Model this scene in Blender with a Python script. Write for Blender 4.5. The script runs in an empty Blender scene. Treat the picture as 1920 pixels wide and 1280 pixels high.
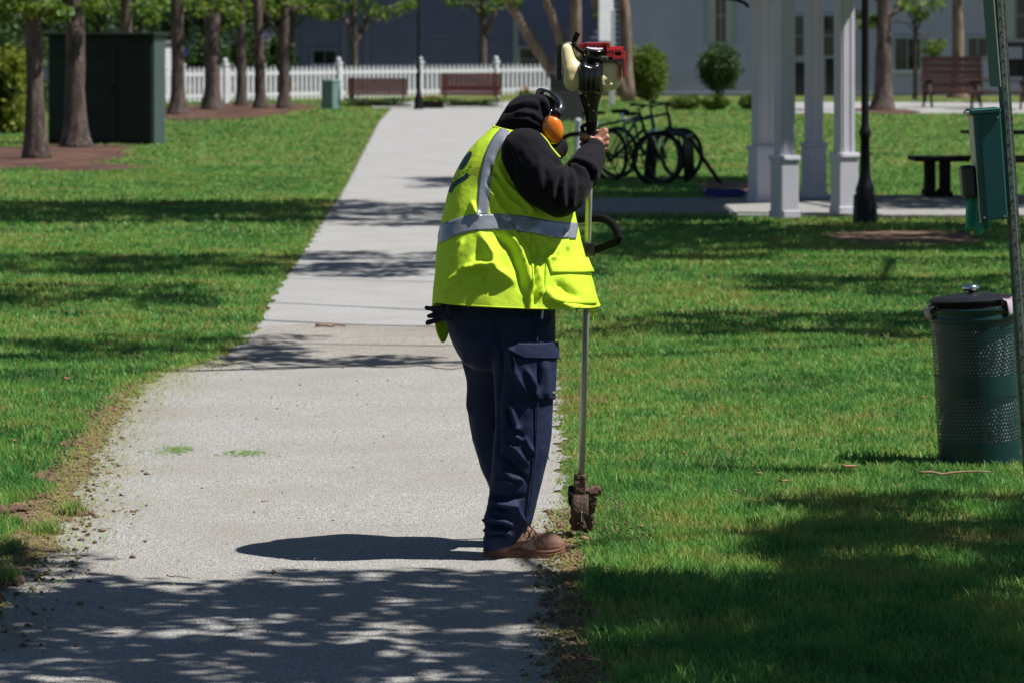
import bpy, bmesh, math, random
import numpy as np
from mathutils import Vector, Matrix, noise as mnoise

random.seed(7)
RNG = np.random.default_rng(11)
scene = bpy.context.scene
COL = scene.collection

# ------------------------------------------------------------------ camera
F, CX, HY, CAMH = 7200.0, 960.0, 70.0, 1.85        # focal length and horizon in 1920 px units, eye height in metres
cam = bpy.data.cameras.new('camera')
cam.lens, cam.sensor_width = 135.0, 36.0
cam.shift_y = -(640.0 - HY) / 1920.0
cam.clip_start, cam.clip_end = 0.1, 2000.0
cam.dof.use_dof = True
cam.dof.focus_distance = 13.75
cam.dof.aperture_fstop = 8.0
cam_o = bpy.data.objects.new('camera', cam)
cam_o.location = (0, 0, CAMH)
cam_o.rotation_euler = (math.radians(90), 0, 0)
COL.objects.link(cam_o)
scene.camera = cam_o

# ------------------------------------------------------------------ daylight
SUN_EL, SUN_AZ = math.radians(59.5), math.radians(8)   # sun to the right, a little to the camera's side
SDIR = Vector((math.cos(SUN_EL) * math.cos(SUN_AZ), -math.cos(SUN_EL) * math.sin(SUN_AZ), math.sin(SUN_EL)))
world = bpy.data.worlds.new('World')
scene.world = world
world.use_nodes = True
wn = world.node_tree
bg = wn.nodes['Background']
sky = wn.nodes.new('ShaderNodeTexSky')
sky.sky_type = 'NISHITA'
sky.sun_disc = False
sky.sun_elevation = SUN_EL
sky.sun_rotation = math.atan2(SDIR.x, SDIR.y)
sky.air_density = 0.8
sky.dust_density = 0.3
sky.ozone_density = 3.0
wn.links.new(sky.outputs['Color'], bg.inputs['Color'])
bg.inputs['Strength'].default_value = 0.05
sun = bpy.data.lights.new('sun', 'SUN')
sun.energy = 5.0
sun.angle = math.radians(0.53)
sun.color = (1.0, 0.97, 0.92)
sun_o = bpy.data.objects.new('sun', sun)
sun_o.rotation_euler = SDIR.to_track_quat('Z', 'Y').to_euler()
sun_o.location = (20, -5, 40)
COL.objects.link(sun_o)
scene.view_settings.view_transform = 'Standard'
scene.view_settings.look = 'None'
scene.view_settings.gamma = 1.0
scene.view_settings.use_curve_mapping = False
scene.view_settings.exposure = 0.42
scene.cycles.use_denoising = True
scene.cycles.max_bounces = 6
scene.cycles.transparent_max_bounces = 6

# ------------------------------------------------------------------ helpers
def P(px, py, d):
    """a place in the world: picture column, picture row, metres from the camera"""
    return np.array([(px - CX) * d / F, d, CAMH - (py - HY) * d / F])

def G(px, py):
    d = CAMH * F / (py - HY)
    return np.array([(px - CX) * d / F, d, 0.0])

def gd(py):
    return CAMH * F / (py - HY)

def proj(v):
    v = np.asarray(v, float)
    return CX + v[..., 0] * F / v[..., 1], HY + (CAMH - v[..., 2]) * F / v[..., 1]

MATS = {}
def mat(name, col, rough=0.6, metal=0.0, col2=None, scale=8.0, amount=0.5, bump=0.0, bscale=None, spec=0.5,
        trans=0.0, stretch=None, detail=6.0, alpha=None, coat=0.0, sheen=0.0, wear=None, attr=None):
    if name in MATS:
        return MATS[name]
    m = bpy.data.materials.new(name)
    m.use_nodes = True
    nt = m.node_tree
    N, L = nt.nodes, nt.links
    b = N['Principled BSDF']
    b.inputs['Roughness'].default_value = rough
    b.inputs['Metallic'].default_value = metal
    b.inputs['Specular IOR Level'].default_value = spec
    if coat: b.inputs['Coat Weight'].default_value = coat
    if sheen:
        b.inputs['Sheen Weight'].default_value = sheen
    tc = N.new('ShaderNodeTexCoord')
    mp = N.new('ShaderNodeMapping')
    L.new(tc.outputs['Object'], mp.inputs['Vector'])
    if stretch: mp.inputs['Scale'].default_value = stretch
    colout = None
    rgb = N.new('ShaderNodeRGB'); rgb.outputs[0].default_value = (*col, 1)
    colout = rgb.outputs[0]
    if col2 is not None:
        nz = N.new('ShaderNodeTexNoise')
        nz.inputs['Scale'].default_value = scale
        nz.inputs['Detail'].default_value = detail
        L.new(mp.outputs[0], nz.inputs['Vector'])
        rp = N.new('ShaderNodeMapRange')
        rp.inputs['From Min'].default_value = 0.35; rp.inputs['From Max'].default_value = 0.65
        rp.inputs['To Max'].default_value = amount
        L.new(nz.outputs['Fac'], rp.inputs['Value'])
        mx = N.new('ShaderNodeMix'); mx.data_type = 'RGBA'
        L.new(rp.outputs[0], mx.inputs['Factor'])
        L.new(colout, mx.inputs['A']); mx.inputs['B'].default_value = (*col2, 1)
        colout = mx.outputs['Result']
    if wear is not None:            # (colour, scale, threshold): spots of rust, dirt or chipped paint
        nz = N.new('ShaderNodeTexNoise'); nz.inputs['Scale'].default_value = wear[1]; nz.inputs['Detail'].default_value = 8
        L.new(tc.outputs['Object'], nz.inputs['Vector'])
        rp = N.new('ShaderNodeMapRange'); rp.inputs['From Min'].default_value = wear[2]; rp.inputs['From Max'].default_value = wear[2] + 0.06
        L.new(nz.outputs['Fac'], rp.inputs['Value'])
        mx = N.new('ShaderNodeMix'); mx.data_type = 'RGBA'
        L.new(rp.outputs[0], mx.inputs['Factor']); L.new(colout, mx.inputs['A']); mx.inputs['B'].default_value = (*wear[0], 1)
        colout = mx.outputs['Result']
    if attr is not None:            # per-blade / per-leaf tint stored on the mesh
        at = N.new('ShaderNodeAttribute'); at.attribute_name = 'tint'
        cr = N.new('ShaderNodeValToRGB')
        els = cr.color_ramp.elements
        els[0].position = attr[0][0]; els[0].color = (*attr[0][1], 1)
        els[1].position = attr[-1][0]; els[1].color = (*attr[-1][1], 1)
        for p, c in attr[1:-1]:
            e = els.new(p); e.color = (*c, 1)
        L.new(at.outputs['Fac'], cr.inputs['Fac'])
        colout = cr.outputs['Color']
    L.new(colout, b.inputs['Base Color'])
    if bump:
        nb = N.new('ShaderNodeTexNoise')
        nb.inputs['Scale'].default_value = bscale or scale * 4
        nb.inputs['Detail'].default_value = 6
        L.new(mp.outputs[0], nb.inputs['Vector'])
        bp = N.new('ShaderNodeBump'); bp.inputs['Strength'].default_value = 1.0
        bp.inputs['Distance'].default_value = bump
        L.new(nb.outputs['Fac'], bp.inputs['Height'])
        L.new(bp.outputs[0], b.inputs['Normal'])
    if trans:
        tr = N.new('ShaderNodeBsdfTranslucent')
        L.new(colout, tr.inputs['Color'])
        ms = N.new('ShaderNodeMixShader'); ms.inputs[0].default_value = trans
        L.new(b.outputs[0], ms.inputs[1]); L.new(tr.outputs[0], ms.inputs[2])
        L.new(ms.outputs[0], N['Material Output'].inputs['Surface'])
    MATS[name] = m
    return m

def linked(name, data, parent=None):
    o = bpy.data.objects.new(name, data)
    COL.objects.link(o)
    if parent is not None:
        o.parent = parent
    return o

def tag(o, label=None, cat=None, group=None, kind=None):
    if label: o['label'] = label
    if cat: o['category'] = cat
    if group: o['group'] = group
    if kind: o['kind'] = kind
    return o

def thing(name, loc, label, cat, group=None):
    o = linked(name, None)
    o.location = loc
    o.empty_display_size = 0.2
    return tag(o, label, cat, group)

class MB:
    """collects shapes in world space; build() links them as one mesh object"""
    def __init__(s):
        s.v, s.f, s.mi, s.cur = [], [], [], 0
    def add(s, verts, faces, mi=None):
        o = len(s.v)
        s.v.extend([tuple(map(float, p)) for p in verts])
        s.f.extend([tuple(int(i) + o for i in f) for f in faces])
        s.mi.extend([s.cur if mi is None else mi] * len(faces))
        return s
    def box(s, c, size, rz=0.0, M=None, taper=1.0, mi=None):
        x, y, z = [q / 2 for q in size]
        vs = [(-x, -y, -z), (x, -y, -z), (x, y, -z), (-x, y, -z),
              (-x * taper, -y * taper, z), (x * taper, -y * taper, z), (x * taper, y * taper, z), (-x * taper, y * taper, z)]
        R = M if M is not None else Matrix.Rotation(rz, 3, 'Z')
        vs = [R @ Vector(v) + Vector(c) for v in vs]
        return s.add(vs, [(0, 3, 2, 1), (4, 5, 6, 7), (0, 1, 5, 4), (1, 2, 6, 5), (2, 3, 7, 6), (3, 0, 4, 7)], mi)
    def bar(s, a, b, w, h, up=(0, 0, 1), mi=None):
        a, b = Vector(a), Vector(b)
        d = (b - a); L = d.length; d.normalize()
        u = Vector(up)
        if abs(d.dot(u)) > 0.98: u = Vector((0, 1, 0))
        sx = d.cross(u).normalized(); su = sx.cross(d).normalized()
        M = Matrix((sx, d, su)).transposed()
        return s.box((a + b) / 2, (w, L, h), M=M, mi=mi)
    def tube(s, pts, rad, n=10, caps=True, wob=0.0, squash=1.0, mi=None):
        pts = [Vector(p) for p in pts]
        if not hasattr(rad, '__len__'): rad = [rad] * len(pts)
        vs, fs = [], []
        ref = None
        for i, p in enumerate(pts):
            d = (pts[min(i + 1, len(pts) - 1)] - pts[max(i - 1, 0)]).normalized()
            if ref is None:
                ref = Vector((0, 1, 0)) if abs(d.y) < 0.9 else Vector((1, 0, 0))
            sx = d.cross(ref)
            if sx.length < 1e-6: sx = d.cross(Vector((1, 0, 0.01)))
            sx.normalize(); sy = sx.cross(d).normalized(); ref = sy
            for k in range(n):
                a = 2 * math.pi * k / n
                r = rad[i]
                q = p + (sx * math.cos(a) + sy * math.sin(a) * squash) * r
                if wob:
                    r2 = r * (1 + wob * mnoise.noise(Vector((q.x * 3.1, q.y * 3.1, q.z * 1.3))))
                    q = p + (sx * math.cos(a) + sy * math.sin(a) * squash) * r2
                vs.append(q)
        for i in range(len(pts) - 1):
            for k in range(n):
                k2 = (k + 1) % n
                fs.append((i * n + k, i * n + k2, (i + 1) * n + k2, (i + 1) * n + k))
        if caps:
            fs.append(tuple(range(n - 1, -1, -1)))
            fs.append(tuple((len(pts) - 1) * n + k for k in range(n)))
        return s.add(vs, fs, mi)
    def lathe(s, c, prof, n=32, M=None, arc=None, mi=None, close=True):
        """prof: (radius, z) pairs"""
        vs, fs = [], []
        c = Vector(c)
        for r, z in prof:
            for k in range(n):
                a = 2 * math.pi * k / n
                q = Vector((r * math.cos(a), r * math.sin(a), z))
                if M is not None: q = M @ q
                vs.append(c + q)
        for i in range(len(prof) - 1):
            for k in range(n):
                k2 = (k + 1) % n
                fs.append((i * n + k, i * n + k2, (i + 1) * n + k2, (i + 1) * n + k))
        if close:
            if prof[0][0] > 1e-5: fs.append(tuple(range(n - 1, -1, -1)))
            if prof[-1][0] > 1e-5: fs.append(tuple((len(prof) - 1) * n + k for k in range(n)))
        return s.add(vs, fs, mi)
    def grid(s, A, closed_u=False, mi=None):
        """A: array (nv, nu, 3)"""
        nv, nu = A.shape[:2]
        fs = []
        for j in range(nv - 1):
            for i in range(nu if closed_u else nu - 1):
                i2 = (i + 1) % nu
                fs.append((j * nu + i, j * nu + i2, (j + 1) * nu + i2, (j + 1) * nu + i))
        return s.add(A.reshape(-1, 3), fs, mi)
    def build(s, name, m, parent=None, smooth=False, bevel=0.0, loc=None, solid=0.0, autos=None, segs=1):
        me = bpy.data.meshes.new(name)
        off = Vector((0, 0, 0))
        if parent is not None:
            p = parent
            while p is not None:
                off += Vector(p.location); p = p.parent
        elif loc is not None:
            off = Vector(loc)
        me.from_pydata([(v[0] - off[0], v[1] - off[1], v[2] - off[2]) for v in s.v], [], s.f)
        ms = m if isinstance(m, (list, tuple)) else [m]
        for q in ms: me.materials.append(q)
        if len(ms) > 1: me.polygons.foreach_set('material_index', s.mi)
        if smooth or autos: me.polygons.foreach_set('use_smooth', [True] * len(me.polygons))
        if autos: me.set_sharp_from_angle(angle=math.radians(autos))
        me.update()
        o = linked(name, me, parent)
        if parent is None: o.location = off
        if solid:
            q = o.modifiers.new('thickness', 'SOLIDIFY'); q.thickness = solid; q.offset = -1
        if bevel:
            q = o.modifiers.new('bevel', 'BEVEL'); q.width = bevel; q.segments = segs; q.limit_method = 'ANGLE'
        return o

def raw_mesh(name, V, Fq, m, tint=None, parent=None, smooth=False):
    """big meshes straight from numpy: V (n,3), Fq list of (k-gon size, index array)"""
    me = bpy.data.meshes.new(name)
    me.vertices.add(len(V)); me.vertices.foreach_set('co', np.asarray(V, np.float32).ravel())
    loops = np.concatenate([a.ravel() for k, a in Fq]).astype(np.int32)
    sizes = np.concatenate([np.full(len(a), k) for k, a in Fq]).astype(np.int32)
    starts = np.concatenate([[0], np.cumsum(sizes)[:-1]]).astype(np.int32)
    me.loops.add(len(loops)); me.loops.foreach_set('vertex_index', loops)
    me.polygons.add(len(sizes)); me.polygons.foreach_set('loop_start', starts)
    if smooth: me.polygons.foreach_set('use_smooth', np.ones(len(sizes), bool))
    me.update(calc_edges=True)
    if tint is not None:
        a = me.attributes.new('tint', 'FLOAT', 'POINT'); a.data.foreach_set('value', np.asarray(tint, np.float32))
    me.materials.append(m)
    return linked(name, me, parent)

def remeshed(mb, voxel, smooth_it=6, fac=0.5):
    """one continuous skin round overlapping shapes; returns vertices, quads, normals"""
    me = bpy.data.meshes.new('tmp'); me.from_pydata(mb.v, [], mb.f); me.update()
    o = linked('tmp', me)
    q = o.modifiers.new('r', 'REMESH'); q.mode = 'VOXEL'; q.voxel_size = voxel
    if smooth_it:
        q = o.modifiers.new('s', 'SMOOTH'); q.iterations = smooth_it; q.factor = fac
    dg = bpy.context.evaluated_depsgraph_get()
    ev = o.evaluated_get(dg)
    m2 = bpy.data.meshes.new_from_object(ev)
    V = np.zeros(len(m2.vertices) * 3, np.float32); m2.vertices.foreach_get('co', V); V = V.reshape(-1, 3).astype(float)
    Nn = np.zeros(len(m2.vertices) * 3, np.float32); m2.vertices.foreach_get('normal', Nn); Nn = Nn.reshape(-1, 3).astype(float)
    fs = [tuple(p.vertices) for p in m2.polygons]
    bpy.data.objects.remove(o); bpy.data.meshes.remove(me); bpy.data.meshes.remove(m2)
    return V, fs, Nn

def capsule(mb, p0, r0, p1, r1, n=16, sy=1.0):
    p0, p1 = Vector(p0), Vector(p1)
    d = p1 - p0; L = d.length
    q = d.to_track_quat('Z', 'Y').to_matrix() if L > 1e-6 else Matrix.Identity(3)
    prof = []
    for k in range(7):
        a = -math.pi / 2 + k * math.pi / 12
        prof.append((max(r0 * math.cos(a), 1e-4), r0 * math.sin(a)))
    for k in range(7):
        a = k * math.pi / 12
        prof.append((max(r1 * math.cos(a), 1e-4), L + r1 * math.sin(a)))
    mb.lathe(p0, prof, n, M=q)

def ellipsoid(mb, c, r, M=None, n=24, m=14):
    vs, fs = [], []
    c = Vector(c)
    prof = []
    for k in range(m + 1):
        a = -math.pi / 2 + math.pi * k / m
        prof.append((max(math.cos(a), 1e-3), math.sin(a)))
    S = Matrix.Diagonal(Vector(r))
    MM = (M @ S) if M is not None else S
    mb.lathe(c, prof, n, M=MM)

def catmull(keys, t):
    """smooth interpolation of rows of keys at t in 0..1"""
    K = np.asarray(keys, float); n = len(K) - 1
    t = np.clip(np.asarray(t, float), 0, 1) * n
    i = np.minimum(t.astype(int), n - 1); u = (t - i)[..., None]
    p0, p1, p2, p3 = K[np.maximum(i - 1, 0)], K[i], K[i + 1], K[np.minimum(i + 2, n)]
    return 0.5 * ((2 * p1) + (-p0 + p2) * u + (2 * p0 - 5 * p1 + 4 * p2 - p3) * u ** 2 + (-p0 + 3 * p1 - 3 * p2 + p3) * u ** 3)

def seg_dist(px, py, poly):
    best = np.full(px.shape, 1e9); along = np.zeros(px.shape)
    n = len(poly) - 1
    for i in range(n):
        ax, ay = poly[i]; bx, by = poly[i + 1]
        dx, dy = bx - ax, by - ay
        u = np.clip(((px - ax) * dx + (py - ay) * dy) / (dx * dx + dy * dy + 1e-9), 0, 1)
        d = np.hypot(px - ax - u * dx, py - ay - u * dy)
        k = d < best
        best = np.where(k, d, best); along = np.where(k, (i + u) / n, along)
    return best, along

def folds(V, Nn, strokes):
    """push cloth out or in along its normal where a fold runs; strokes: (points, width, height in m)"""
    px, py = proj(V)
    w = np.clip(-Nn[:, 1] * 1.6 + 0.25, 0, 1)
    disp = np.zeros(len(V))
    for poly, wd, amp in strokes:
        d, al = seg_dist(px, py, poly)
        end = np.clip(np.minimum(al, 1 - al) * 5 + 0.25, 0, 1)
        disp += amp * (.62 * np.exp(-(d / wd) ** 2) + .38 * np.exp(-d / (wd * .55))) * end
    return V + Nn * (disp * w)[:, None]

def noise3(V, sc, seed=0.0, oct=2):
    out = np.empty(len(V))
    for i, v in enumerate(V):
        out[i] = mnoise.fractal(Vector((v[0] * sc[0] + seed, v[1] * sc[1], v[2] * sc[2])), 1.0, 2.0, oct)
    return out

def normals_grid(A, closed_u):
    if closed_u:
        du = np.roll(A, -1, 1) - np.roll(A, 1, 1)
    else:
        du = np.gradient(A, axis=1)
    dv = np.gradient(A, axis=0)
    n = np.cross(du, dv)
    return n / (np.linalg.norm(n, axis=-1, keepdims=True) + 1e-12)
# ------------------------------------------------------------------ setting: ground, path, soil
M_lawn = mat('lawn_soil', (0.085, 0.155, 0.030), 0.95, col2=(0.155, 0.125, 0.05), scale=2.2, amount=0.9, bump=0.03, bscale=30, spec=0.1, detail=10)
M_soil = mat('soil', (0.145, 0.088, 0.060), 0.95, col2=(0.26, 0.18, 0.12), scale=9, amount=0.8, bump=0.02, bscale=40, spec=0.1, detail=10)
M_mulch = mat('mulch', (0.165, 0.090, 0.068), 0.95, col2=(0.045, 0.028, 0.022), scale=1.1, amount=1.0, bump=0.04, bscale=20, spec=0.1, detail=10)

def aggregate(name, base, dark, light, speck=260.0, bump=0.004, dirt=(0.30, 0.27, 0.22)):
    m = bpy.data.materials.new(name); m.use_nodes = True
    N, L = m.node_tree.nodes, m.node_tree.links
    b = N['Principled BSDF']; b.inputs['Roughness'].default_value = 0.9; b.inputs['Specular IOR Level'].default_value = 0.25
    tc = N.new('ShaderNodeTexCoord')
    vo = N.new('ShaderNodeTexVoronoi'); vo.inputs['Scale'].default_value = speck
    L.new(tc.outputs['Object'], vo.inputs['Vector'])
    sep = N.new('ShaderNodeSeparateColor'); L.new(vo.outputs['Color'], sep.inputs[0])
    cr = N.new('ShaderNodeValToRGB')
    e = cr.color_ramp.elements
    e[0].position = 0.0; e[0].color = (*dark, 1); e[1].position = 1.0; e[1].color = (*light, 1)
    k = e.new(0.22); k.color = (*[q * 0.85 for q in base], 1)
    k = e.new(0.75); k.color = (*base, 1)
    L.new(sep.outputs[0], cr.inputs['Fac'])
    nz = N.new('ShaderNodeTexNoise'); nz.inputs['Scale'].default_value = 1.3; nz.inputs['Detail'].default_value = 9; nz.inputs['Roughness'].default_value = 0.62
    L.new(tc.outputs['Object'], nz.inputs['Vector'])
    rp = N.new('ShaderNodeMapRange'); rp.inputs['From Min'].default_value = 0.42; rp.inputs['From Max'].default_value = 0.72; rp.inputs['To Max'].default_value = 0.75
    L.new(nz.outputs['Fac'], rp.inputs['Value'])
    mx = N.new('ShaderNodeMix'); mx.data_type = 'RGBA'
    L.new(rp.outputs[0], mx.inputs['Factor']); L.new(cr.outputs['Color'], mx.inputs['A']); mx.inputs['B'].default_value = (*dirt, 1)
    L.new(mx.outputs['Result'], b.inputs['Base Color'])
    bp = N.new('ShaderNodeBump'); bp.inputs['Distance'].default_value = bump; bp.inputs['Strength'].default_value = 1.0
    L.new(vo.outputs['Distance'], bp.inputs['Height']); L.new(bp.outputs[0], b.inputs['Normal'])
    return m
M_gravel = aggregate('gravel_path', (0.360, 0.348, 0.328), (0.13, 0.125, 0.12), (0.56, 0.545, 0.52), 160.0, 0.005, dirt=(0.290, 0.264, 0.228))
M_conc = aggregate('concrete', (0.345, 0.34, 0.337), (0.28, 0.275, 0.27), (0.395, 0.39, 0.38), 90.0, 0.001, dirt=(0.265, 0.25, 0.23))
M_pave = aggregate('paving', (0.30, 0.295, 0.285), (0.22, 0.21, 0.20), (0.36, 0.35, 0.34), 40.0, 0.001, dirt=(0.25, 0.24, 0.22))

mb = MB()
xs = np.linspace(-260, 260, 53); ys = np.concatenate([np.linspace(-40, 140, 91), np.linspace(150, 700, 23)])
A = np.zeros((len(ys), len(xs), 3)); A[..., 0] = xs[None, :]; A[..., 1] = ys[:, None]
mb.grid(A)
tag(mb.build('ground', M_lawn), 'grassy park ground under the mown lawn', None, None, 'structure')

# edges of the walk, read as ground points
PL = [G(-420, 1600), G(-150, 1290), G(-25, 1100), G(60, 1040), G(105, 972), G(137, 904), G(160, 860), G(180, 828), G(238, 752), G(300, 705),
      G(405, 677), G(457, 646), G(488, 611), G(513, 560), G(540, 520), G(580, 460), G(620, 395), G(640, 367), G(665, 320), G(690, 270), G(712, 228), G(735, 204)]
PR = [G(1090, 1600), G(1072, 1290), G(1066, 1100), G(1062, 1040), G(1060, 972), G(1056, 904), G(1053, 860), G(1050, 828), G(1046, 752), G(1043, 705),
      G(1038, 677), G(1035, 646), G(1031, 611), G(1026, 560), G(1020, 520), G(1012, 460), G(1003, 395), G(998, 367), G(990, 320), G(980, 270), G(968, 228), G(958, 204)]
PLY, PLX = np.array([p[1] for p in PL]), np.array([p[0] for p in PL])
PRX = np.array([p[0] for p in PR])
def xl(y): return np.interp(y, PLY, PLX)
def xr(y): return np.interp(y, PLY, PRX)
def rag(y, s):
    return 0.030 * np.sin(y * 7.3 + s) + 0.022 * np.sin(y * 17.1 + 2 * s) + 0.016 * np.sin(y * 41.0 + 3 * s) + 0.012 * np.sin(y * 90 + s)
YJ = gd(618)                       # where the loose walk meets the concrete one
def walk(name, y0, y1, z, m, step, ragk, label):
    ys = np.arange(y0, y1 + step, step)
    l, r = xl(ys) + ragk * rag(ys, 1.0), xr(ys) + ragk * 0.7 * rag(ys, 4.0)
    us = np.linspace(0, 1, 9)
    A = np.zeros((len(ys), 9, 3))
    A[..., 0] = l[:, None] + (r - l)[:, None] * us[None, :]
    A[..., 1] = ys[:, None]; A[..., 2] = z
    o = MB().grid(A).build(name, m)
    return tag(o, label, None, None, 'structure')
walk('path', 8.5, YJ + 0.4, 0.006, M_gravel, 0.03, 1.0, 'pale gravelly footpath where the worker stands')
walk('concrete_path', YJ, gd(204), 0.0085, M_conc, 0.25, 0.5, 'smooth concrete footpath running back to the benches')
# worn brownish band where the two surfaces meet
xsb = np.linspace(0, 1, 60)
ya = gd(690) + .35 * np.array([mnoise.fractal(Vector((q * 6, 1, 0)), 1, 2, 4) for q in xsb]); yb = gd(614) + .5 * np.array([mnoise.fractal(Vector((q * 5, 7, 0)), 1, 2, 4) for q in xsb])
A = np.zeros((14, 60, 3))
for j in range(14):
    yy = ya + (yb - ya) * j / 13; A[j, :, 1] = yy; A[j, :, 0] = xl(yy) + .02 + (xr(yy) - xl(yy) - .04) * xsb; A[j, :, 2] = 0.0105
M_worn = aggregate('worn_concrete', (0.295, 0.275, 0.245), (0.19, 0.175, 0.155), (0.38, 0.36, 0.33), 60.0, 0.003, dirt=(0.215, 0.19, 0.16))
tag(MB().grid(A).build('worn_strip', M_worn), 'worn brownish strip across the footpath where gravel meets concrete', None, None, 'structure')
# crossing pavement far back and the paving by the pavilion
def sheet(name, pts, z, m, label, sub=0):
    mb = MB(); mb.add([(p[0], p[1], z) for p in pts], [tuple(range(len(pts)))])
    return tag(mb.build(name, m), label, None, None, 'structure')
sheet('crossing_pavement', [G(700, 203.5), G(1010, 203.5), G(1030, 191), G(690, 191)], 0.016, M_conc, 'pale concrete pavement crossing in front of the benches')
sheet('far_sidewalk', [G(1460, 213), G(2150, 213), G(2120, 192), G(1450, 192)], 0.006, M_conc, 'pale concrete sidewalk below the picnic tables')
# paving: slab with an edge, running from behind the worker to beyond the right of the frame
def slab(name, x0, x1, y0, y1, h, m, label):
    mb = MB(); mb.box(((x0 + x1) / 2, (y0 + y1) / 2, h / 2 - 0.05), (x1 - x0, y1 - y0, h + 0.1))
    return tag(mb.build(name, m, bevel=0.01), label, None, None, 'structure')
slab('cross_path', 0.2, 2.3, gd(402), gd(376), 0.03, M_pave, 'grey shaded cross path running to the pavilion')
slab('pavilion_paving', 2.3005, 9.5, gd(409), gd(372), 0.04, M_pave, 'grey concrete paving under the white pavilion columns')

def blob(name, cx, cy, rx, ry, z, m, label, seed=0, n=60):
    pts = []
    for k in range(n):
        a = 2 * math.pi * k / n
        r = 1 + 0.28 * mnoise.fractal(Vector((math.cos(a) * 1.7 + seed, math.sin(a) * 1.7, seed)), 1, 2, 4)
        pts.append((cx + rx * r * math.cos(a), cy + ry * r * math.sin(a)))
    mb = MB(); mb.add([(p[0], p[1], z) for p in pts] + [(cx, cy, z)], [(k, (k + 1) % n, n) for k in range(n)])
    return tag(mb.build(name, m), label, None, None, 'structure')
MULCH = []
def mulch(px, py, rx, ry, label, seed, m=None, name='mulch_bed'):
    c = G(px, py); MULCH.append((c[0], c[1], rx, ry))
    blob(name, c[0], c[1], rx, ry, 0.005 + 0.0007 * (seed % 5), m or M_mulch, label, seed)
mulch(60, 293, 1.5, 6.5, 'brown mulch bed round the nearest trunks on the left', 1)
mulch(170, 315, 0.75, 1.6, 'worn brown tongue of soil before the nearest trunk', 2)
mulch(430, 207, 2.1, 11, 'reddish mulch bed under the row of trunks', 3)
mulch(1700, 446, 0.8, 1.3, 'bare pinkish soil patch on the lawn near the lamp post', 4, M_soil, 'soil_patch')
mulch(1390, 352, 0.55, 2.0, 'bare brown ground by the bicycle rack', 6, M_soil, 'soil_patch')
mulch(1655, 208, 0.9, 4.0, 'mulch ring round the broad trunk by the sidewalk', 7)
# soil strips where the edge has been cut
def strip(name, y0, y1, side, w0, w1, label, s):
    ys = np.arange(y0, y1, 0.03); t = (ys - y0) / (y1 - y0)
    w = (w0 + (w1 - w0) * t) * (1 + 0.45 * np.sin(ys * 5.1 + s) + 0.25 * np.sin(ys * 13.7 + s))
    x = (xl(ys) if side < 0 else xr(ys))
    A = np.zeros((len(ys), 4, 3)); u = np.array([-0.35, 0.0, 0.5, 1.0])
    A[..., 0] = x[:, None] + side * w[:, None] * u[None, :]
    A[..., 1] = ys[:, None]; A[..., 2] = np.array([0.0085, 0.0095, 0.0095, 0.0035])[None, :]
    tag(MB().grid(A).build(name, M_soil), label, None, None, 'structure')
strip('soil_edge', 12.0, 19.5, -1, 0.20, 0.06, 'bare brown soil along the left edge of the footpath', 0.3)
strip('soil_edge', 10.0, 14.7, 1, 0.10, 0.035, 'freshly cut soil along the right edge of the footpath', 1.7)

# ------------------------------------------------------------------ grass blades
GR_RAMP = [(0.0, (0.032, 0.130, 0.036)), (0.33, (0.100, 0.290, 0.064)), (0.56, (0.180, 0.410, 0.086)), (0.75, (0.285, 0.405, 0.085)), (0.91, (0.33, 0.31, 0.095)), (1.0, (0.46, 0.37, 0.16))]
M_grass = mat('grass_blade', (0.1, 0.25, 0.04), 0.5, trans=0.42, spec=0.25, attr=GR_RAMP)
def snoise2(x, y, s, seed):
    return np.array([mnoise.noise(Vector((a * s + seed, b * s, seed))) for a, b in zip(x, y)])
def smooth2(x, y, s, seed):
    """cheap smooth patches"""
    return (np.sin(x * s * 1.7 + seed) * np.cos(y * s * 0.9 + 2 * seed) + np.sin(x * s * 0.63 - y * s * 0.71 + 3.1 * seed) + np.sin(x * s * 2.9 + y * s * 1.3 + seed * 5) * 0.6) / 2.6
def blades(x, y, h, w, tint, rng, lean=0.5):
    n = len(x)
    yaw = rng.uniform(0, 2 * np.pi, n); ly = rng.uniform(0, 2 * np.pi, n)
    ln = h * rng.uniform(0.1, lean, n) * 1.3
    dx, dy = np.cos(yaw) * w / 2, np.sin(yaw) * w / 2
    lx, lz = np.cos(ly) * ln, np.sin(ly) * ln
    V = np.zeros((n, 5, 3))
    V[:, 0] = np.stack([x - dx, y - dy, np.full(n, -0.004)], 1); V[:, 1] = np.stack([x + dx, y + dy, np.full(n, -0.004)], 1)
    V[:, 2] = np.stack([x - dx * .8 + lx * .35, y - dy * .8 + lz * .35, h * .58], 1); V[:, 3] = np.stack([x + dx * .8 + lx * .35, y + dy * .8 + lz * .35, h * .58], 1)
    V[:, 4] = np.stack([x + lx, y + lz, h], 1)
    i = (np.arange(n) * 5)[:, None]
    return V.reshape(-1, 3), np.concatenate([i, i + 1, i + 3, i + 2], 1), np.concatenate([i + 2, i + 3, i + 4], 1), np.repeat(tint, 5)
_PT = np.random.default_rng(3).uniform(-1, 1, (64, 64))
def fnoise(x, y, s, seed):
    """two octaves of value noise, quick on large arrays"""
    out = 0
    for k, a in ((1.0, .65), (2.3, .35)):
        u, v = x * s * k + seed * 13.7, y * s * k * 0.8 + seed * 7.1
        i, j = np.floor(u).astype(int), np.floor(v).astype(int); fu, fv = u - i, v - j
        fu, fv = fu * fu * (3 - 2 * fu), fv * fv * (3 - 2 * fv)
        g = lambda p, q: _PT[p % 64, q % 64]
        out = out + a * ((g(i, j) * (1 - fu) + g(i + 1, j) * fu) * (1 - fv) + (g(i, j + 1) * (1 - fu) + g(i + 1, j + 1) * fu) * fv)
    return out
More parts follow.
